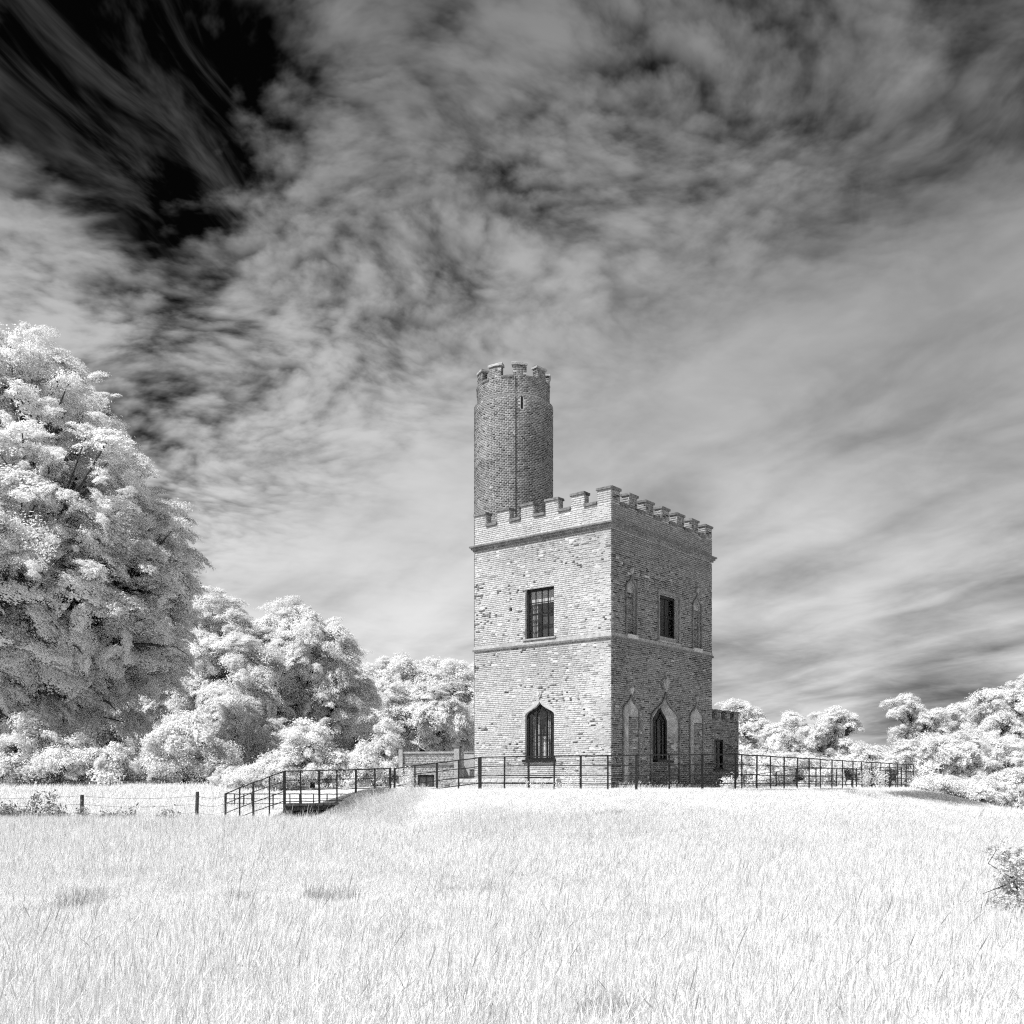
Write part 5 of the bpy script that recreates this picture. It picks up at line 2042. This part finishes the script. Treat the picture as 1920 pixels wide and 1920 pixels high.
# ------------------------------------------------------------------ grass
def sward(seed, nb, hmin, hmax, wid, half, mat, lean=0.25, seedhead=0.2, breeze=0.10):
    """a small square of standing grass: curved tapering blades, some with seed heads"""
    r = np.random.default_rng(seed)
    p = np.stack([r.uniform(-half, half, nb), r.uniform(-half, half, nb), np.full(nb, -0.05)], 1)
    # tussocks
    p[:, :2] += 0.35 * half * np.stack([np.sin(p[:, 1] / half * 5 + seed), np.cos(p[:, 0] / half * 6 + seed)], 1)
    h = r.uniform(hmin, hmax, nb)[:, None]
    la = r.uniform(0, 6.283, nb)
    ld = np.stack([np.cos(la), np.sin(la), 0 * la], 1) * h * np.abs(r.normal(0, lean, (nb, 1)))
    ld = ld + np.array([[breeze, 0.2 * breeze, 0]]) * h
    k = np.linalg.norm(ld, axis=1, keepdims=True) / h
    wa = r.uniform(0, 3.1416, nb)
    sd = np.stack([np.cos(wa), np.sin(wa), 0 * wa], 1) * (wid * r.uniform(0.6, 1.3, nb))[:, None]
    Z = np.array([[0, 0, 1.0]])

    def at_(t):
        return p + ld * t * t + Z * h * (t - 0.16 * t * t * k)
    head = r.random(nb) < seedhead
    w3 = np.where(head, 0.55, 0.6)[:, None]
    tip = at_(1.0)
    A, B, C = at_(0.0), at_(0.45), at_(0.8)
    V = np.stack([A - sd * 0.5, A + sd * 0.5, B - sd * 0.45, B + sd * 0.45, C - sd * 0.5 * w3, C + sd * 0.5 * w3, tip], 1).reshape(-1, 3)
    b = (np.arange(nb) * 7)[:, None]
    F = np.concatenate([b + np.array([q]) for q in ((0, 1, 3), (0, 3, 2), (2, 3, 5), (2, 5, 4), (4, 5, 6))], 1).reshape(-1, 3)
    tn = np.repeat(r.random(nb), 5)
    hi = np.where(head)[0]
    if len(hi):
        c, tp, s_ = C[hi], tip[hi], sd[hi] / np.linalg.norm(sd[hi], axis=1, keepdims=True) * 0.0045 * np.maximum(1.0, wid / 0.006)
        m1 = c * 0.6 + tp * 0.4
        V2 = np.stack([c, m1 - s_, m1 + s_, tp + (tp - c) * 0.5], 1).reshape(-1, 3)
        b2 = (len(V) + np.arange(len(hi)) * 4)[:, None]
        F2 = np.concatenate([b2 + np.array([[0, 2, 1]]), b2 + np.array([[1, 2, 3]])], 1).reshape(-1, 3)
        V = np.concatenate([V, V2])
        F = np.concatenate([F, F2])
        tn = np.concatenate([tn, np.repeat(r.random(len(hi)) * 0.6, 2)])
    return tri_mesh('sward', V, F, mat, tn)


NEAR = source_collection('near_sward', [sward(500 + i, 600, 0.14, 0.46, 0.0036, 0.22, M['grass'], 0.20, 0.25, 0.06) for i in range(8)])
MID = source_collection('mid_sward', [sward(520 + i, 640, 0.18, 0.46, 0.0075, 0.42, M['grass'], 0.24, 0.22, 0.06) for i in range(7)])
SHORT = source_collection('short_sward', [sward(540 + i, 420, 0.03, 0.17, 0.0075, 0.32, M['grass'], 0.7, 0.0, 0.2) for i in range(5)])
STEM = source_collection('stem_sward', [sward(560 + i, 7, 0.40, 0.72, 0.0035, 0.25, M['straw'], 0.20, 1.0, 0.14) for i in range(6)])
PALE_STEM = source_collection('pale_stem_sward', [sward(570 + i, 10, 0.25, 0.62, 0.008, 0.2, M['grass'], 0.25, 0.7) for i in range(5)])
THATCH = source_collection('thatch_sward', [sward(580 + i, 120, 0.04, 0.16, 0.007, 0.22, M['thatch'], 1.2, 0.0, 0.3) for i in range(4)])
FARG = source_collection('far_sward', [sward(600 + i, 320, 0.2, 0.5, 0.028, 1.1, M['grass'], 0.35, 0.1) for i in range(5)])


def keep_clear(x, y):
    """no grass inside buildings"""
    ok = np.ones(len(x), bool)
    p = np.stack([x - C0.x, y - C0.y], 1)
    ul, ur = p @ np.array(UL[:2]), p @ np.array(UR[:2])
    ok &= ~((ul > -0.1) & (ul < WL + 0.1) & (ur > -0.1) & (ur < WR + 0.2))
    ok &= ~((ul > -0.2) & (ul < 3.4) & (ur > WR - 0.1) & (ur < WR + 2.8))
    ok &= ~((ul > 2.1) & (ul < 7.0) & (ur > -0.40) & (ur < 0))
    ok &= np.hypot(x - TC.x, y - TC.y) > TR + 0.05
    q = np.stack([x - OX.x, y - OX.y], 1)
    ou, on = q @ np.array(OU[:2]), q @ np.array(ON[:2])
    ok &= ~((ou > -0.1) & (ou < 4.2) & (on < 0.15) & (on > -2.4))
    return ok


def ground_n(x, y, e=0.3):
    return np.stack([-(ground_h(x + e, y) - ground_h(x - e, y)) / (2 * e), -(ground_h(x, y + e) - ground_h(x, y - e)) / (2 * e), np.ones(len(x))], 1)


def grow(name, label, x, y, hfun, col, s0=0.8, s1=1.25, patch_limit=0.45, extra=None, spin=1.2, cat='grass'):
    z = ground_h(x, y)
    sm = soil_shade_mask(x, y)
    n1 = fbm(x * 3.0, y * 3.0, 71)
    ok = keep_clear(x, y) & (sm + (n1 - 0.5) * 0.9 < patch_limit)
    if extra is not None:
        ok &= extra
    x, y, z = x[ok], y[ok], z[ok]
    m = len(x)
    hs = hfun(x, y) * rng.uniform(s0, s1, m)
    ws = rng.uniform(0.85, 1.2, m)
    rot = euler_from_axis(ground_n(x, y) + rng.normal(0, 0.03, (m, 3)) * np.array([[1, 1, 0]]), rng.uniform(-spin, spin, m) + math.pi / 2)
    o = scatter(name, np.stack([x, y, z], 1), rot, np.stack([ws, ws, hs], 1), col)
    tag(o, label, cat, None, 'stuff')
    return o


def cells(step, d0, d1, side=0.54, jit=0.45, marg=1.2):
    """jittered grid of points over the wedge the camera looks into, with a step's margin each side"""
    yy = np.arange(d0, d1, step)
    out = []
    for q in yy:
        w = side * q + marg
        xx = np.arange(-w, w, step)
        out.append(np.stack([xx, np.full(len(xx), q)], 1))
    p = np.concatenate(out)
    p += rng.uniform(-jit, jit, p.shape) * step
    return p[:, 0], p[:, 1]


def height_map(x, y):
    h = 0.85 + 0.55 * (fbm(x * 0.35, y * 0.35, 81) - 0.5) + 0.35 * (fbm(x * 1.3, y * 1.3, 83) - 0.5)
    trod = np.exp(-((y - 13.0 - 0.25 * (x + 4)) / 1.7) ** 2) * sstep(3.5, -2.5, x)      # trodden path
    h = h * (1 - 0.62 * trod)
    sd = plateau_dist(x, y)
    h = np.where(sd < 8, h * (0.30 + 0.70 * sstep(2.5, 8, sd)) * np.where(sd < 1.2, 0.5, 1.0) * (0.7 + 0.6 * fbm(x * 1.7, y * 1.7, 85)), h)
    h = np.where((x < -3.2) & (sd > 0.8) & (sd < 8) & (y < 35.6), np.maximum(h, 0.45 + 0.6 * fbm(x * 2.1, y * 2.1, 87)), h)
    h = np.where((x < -3.2) & (y >= 35.6) & (y < 40), h * 0.6, h)
    h = np.where((x < -3.5) & (y > 20) & (sd > 1.5), h * 1.35, h)
    return h


x, y = cells(0.31, 5.0, 16)
grow('meadow_grass', 'pale tall meadow grass in the foreground', x, y, height_map, NEAR)
x, y = cells(0.52, 15.5, 37)
grow('meadow_grass', 'pale meadow grass running up to the mound', x, y, height_map, MID)
x, y = cells(0.55, 6, 30)
grow('seeding_stems', 'taller dry seeding stems standing above the meadow grass', x, y, lambda a_, b_: 0.35 + 0.75 * height_map(a_, b_), STEM, extra=(height_map(x, y) > 0.5) & (rng.random(len(x)) < 0.55))
x, y = cells(0.4, 8, 20)
grow('trodden_grass', 'short trodden grass along the path', x, y, lambda a_, b_: 1.0 + 0 * a_, SHORT, extra=height_map(x, y) < 0.6)
x, y = cells(0.42, 24, 60)
grow('mound_turf', 'short turf over the mound and terrace', x, y, lambda a_, b_: 0.9 + 0 * a_, SHORT, 0.6, 1.5, extra=plateau_dist(x, y) < 6)
x, y = cells(1.0, 34, 112, 0.62)
grow('far_field_grass', 'bright field grass beyond the fence and the mound', x, y, lambda a_, b_: 0.8 * np.ones_like(a_), FARG, extra=(plateau_dist(x, y) > 5.0) & ~((x > -12) & (x < 0) & (y < 41)))
# dead thatch in the bare patches and on the steep bank
xs, ys = [], []
for (cx, cy, rx, ry, an) in SOIL_SHADE:
    n = int(min(400, 60 * rx * ry * 4 + 6))
    u, v = rng.normal(0, 0.5, n) * rx, rng.normal(0, 0.5, n) * ry
    xs.append(cx + u * math.cos(an) - v * math.sin(an))
    ys.append(cy + u * math.sin(an) + v * math.cos(an))
xs.append(rng.uniform(1.5, 13.5, 150))
ys.append(27.5 + 0.75 * (xs[-1] - 6).clip(0, 9) + rng.uniform(0, 4.5, 150))
x, y = np.concatenate(xs), np.concatenate(ys)
grow('dead_thatch', 'dark matted dead grass in the bare patches', x, y, lambda a_, b_: 1.0 + 0 * a_, THATCH, patch_limit=9)
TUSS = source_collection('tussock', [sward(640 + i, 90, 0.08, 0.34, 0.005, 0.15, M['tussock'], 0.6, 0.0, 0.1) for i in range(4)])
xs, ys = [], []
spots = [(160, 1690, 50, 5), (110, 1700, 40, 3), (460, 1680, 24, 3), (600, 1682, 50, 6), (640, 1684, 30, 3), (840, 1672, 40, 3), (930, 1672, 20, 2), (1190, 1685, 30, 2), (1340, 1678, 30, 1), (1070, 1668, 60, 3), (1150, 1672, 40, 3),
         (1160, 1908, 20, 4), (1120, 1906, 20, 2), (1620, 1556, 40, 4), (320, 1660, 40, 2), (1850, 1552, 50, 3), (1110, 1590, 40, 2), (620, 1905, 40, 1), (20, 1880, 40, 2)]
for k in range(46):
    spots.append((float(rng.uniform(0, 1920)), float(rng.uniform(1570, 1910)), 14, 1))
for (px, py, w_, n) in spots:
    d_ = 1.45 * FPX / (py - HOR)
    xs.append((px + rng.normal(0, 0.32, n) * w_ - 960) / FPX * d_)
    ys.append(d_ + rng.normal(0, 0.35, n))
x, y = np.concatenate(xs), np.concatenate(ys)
grow('dark_tussocks', 'small dark tussocks scattered through the pale meadow', x, y, lambda a_, b_: 1.15 + 0 * a_, TUSS, patch_limit=9)
# thin tussocks at the wall foot
m = 170
u = rng.uniform(-0.5, 11, m)
q = np.array(C0)[None, :2] + np.array(UR[:2])[None] * u[:, None] + np.array(NR[:2])[None] * rng.uniform(0.3, 0.9, m)[:, None]
u2 = rng.uniform(-0.3, 6.8, 60)
q2 = np.array(C0)[None, :2] + np.array(UL[:2])[None] * u2[:, None] + np.array(NL[:2])[None] * rng.uniform(0.6, 1.3, 60)[:, None]
q3 = np.stack([rng.uniform(-9.5, -3.6, 260), rng.uniform(33.0, 35.4, 260)], 1)
q = np.concatenate([q, q2, q3])
grow('wall_foot_grass', 'tall pale grass stems along the foot of the tower walls', q[:, 0], q[:, 1], lambda a_, b_: 0.6 + 0 * a_, PALE_STEM, 0.4, 1.2)


# ------------------------------------------------------------------ weeds
def weed(label, px, d, h, w, n, src, seed, name='tall_weed', pale=False):
    r = np.random.default_rng(seed)
    x = (px - 960) / FPX * d
    b = Vector((x, d, gh(x, d)))
    t = thing(name, label, 'weed', tuple(b))
    st = MB()
    pos, nr = [], []
    ns = max(2, int(w / 0.12))
    for i in range(ns):
        ox, oy = r.normal(0, w * 0.4), r.normal(0, w * 0.3)
        hh = h * r.uniform(0.6, 1.05)
        lx, ly = r.normal(0, 0.08), r.normal(0, 0.08)
        st.tube([(ox, oy, -0.05), (ox + lx * 0.5, oy + ly * 0.5, hh * 0.5), (ox + lx, oy + ly, hh)], [0.012, 0.009, 0.004], 5)
        for k in range(max(3, n // ns)):
            q = r.uniform(0.2, 1.0)
            pos.append((ox + lx * q + r.normal(0, 0.05), oy + ly * q + r.normal(0, 0.05), hh * q))
            nr.append((r.normal(0, 0.6), r.normal(0, 0.6), 1.0))
    st.build('stem', M['leaf_dark'] if not pale else M['grass'], t)
    pos, nr = np.array(pos), np.array(nr)
    fo = scatter('foliage', pos, euler_from_axis(nr, r.uniform(0, 6.28, len(pos))), r.uniform(0.13, 0.24, len(pos)), src, t)
    fo['kind'] = 'stuff'
    return t


weed('dark clump of nettles at the very left edge', 30, 33.5, 0.85, 0.9, 90, SPRAY_W, 1)
weed('single tall dark weed left of the first fence post', 70, 33.0, 1.15, 0.3, 40, SPRAY_W, 2)
weed('low dark weed just left of the leaning fence post', 104, 33.0, 0.75, 0.4, 36, SPRAY_W, 3)
weed('dark weeds at the foot of the shorter fence post', 158, 33.6, 0.62, 0.4, 36, SPRAY_W, 4)
weed('wide patch of dark dock weeds between the two fence posts', 220, 33.0, 0.62, 1.0, 80, SPRAY_W, 5)
weed('thin dark weed left of the second fence post', 318, 33.0, 0.72, 0.2, 20, SPRAY_W, 6)
weed('pale seeding thistle before the outbuilding doors', 772, 35.2, 0.85, 0.4, 36, SPRAY_P, 7, pale=True)
weed('pale tall weed in front of the garden chairs', 1640, 41.5, 1.0, 0.7, 80, SPRAY_P, 8, pale=True)
weed('pale leafy weed at the corner of the annex', 1372, 33.0, 0.42, 0.6, 60, SPRAY_P, 9, pale=True)
weed('slender pale weed against the sunlit wall', 1069, 33.4, 0.75, 0.14, 12, SPRAY_P, 10, pale=True)
weed('pale weeds under the ogee window of the sunlit wall', 1018, 34.2, 0.30, 0.7, 24, SPRAY_P, 11, pale=True)
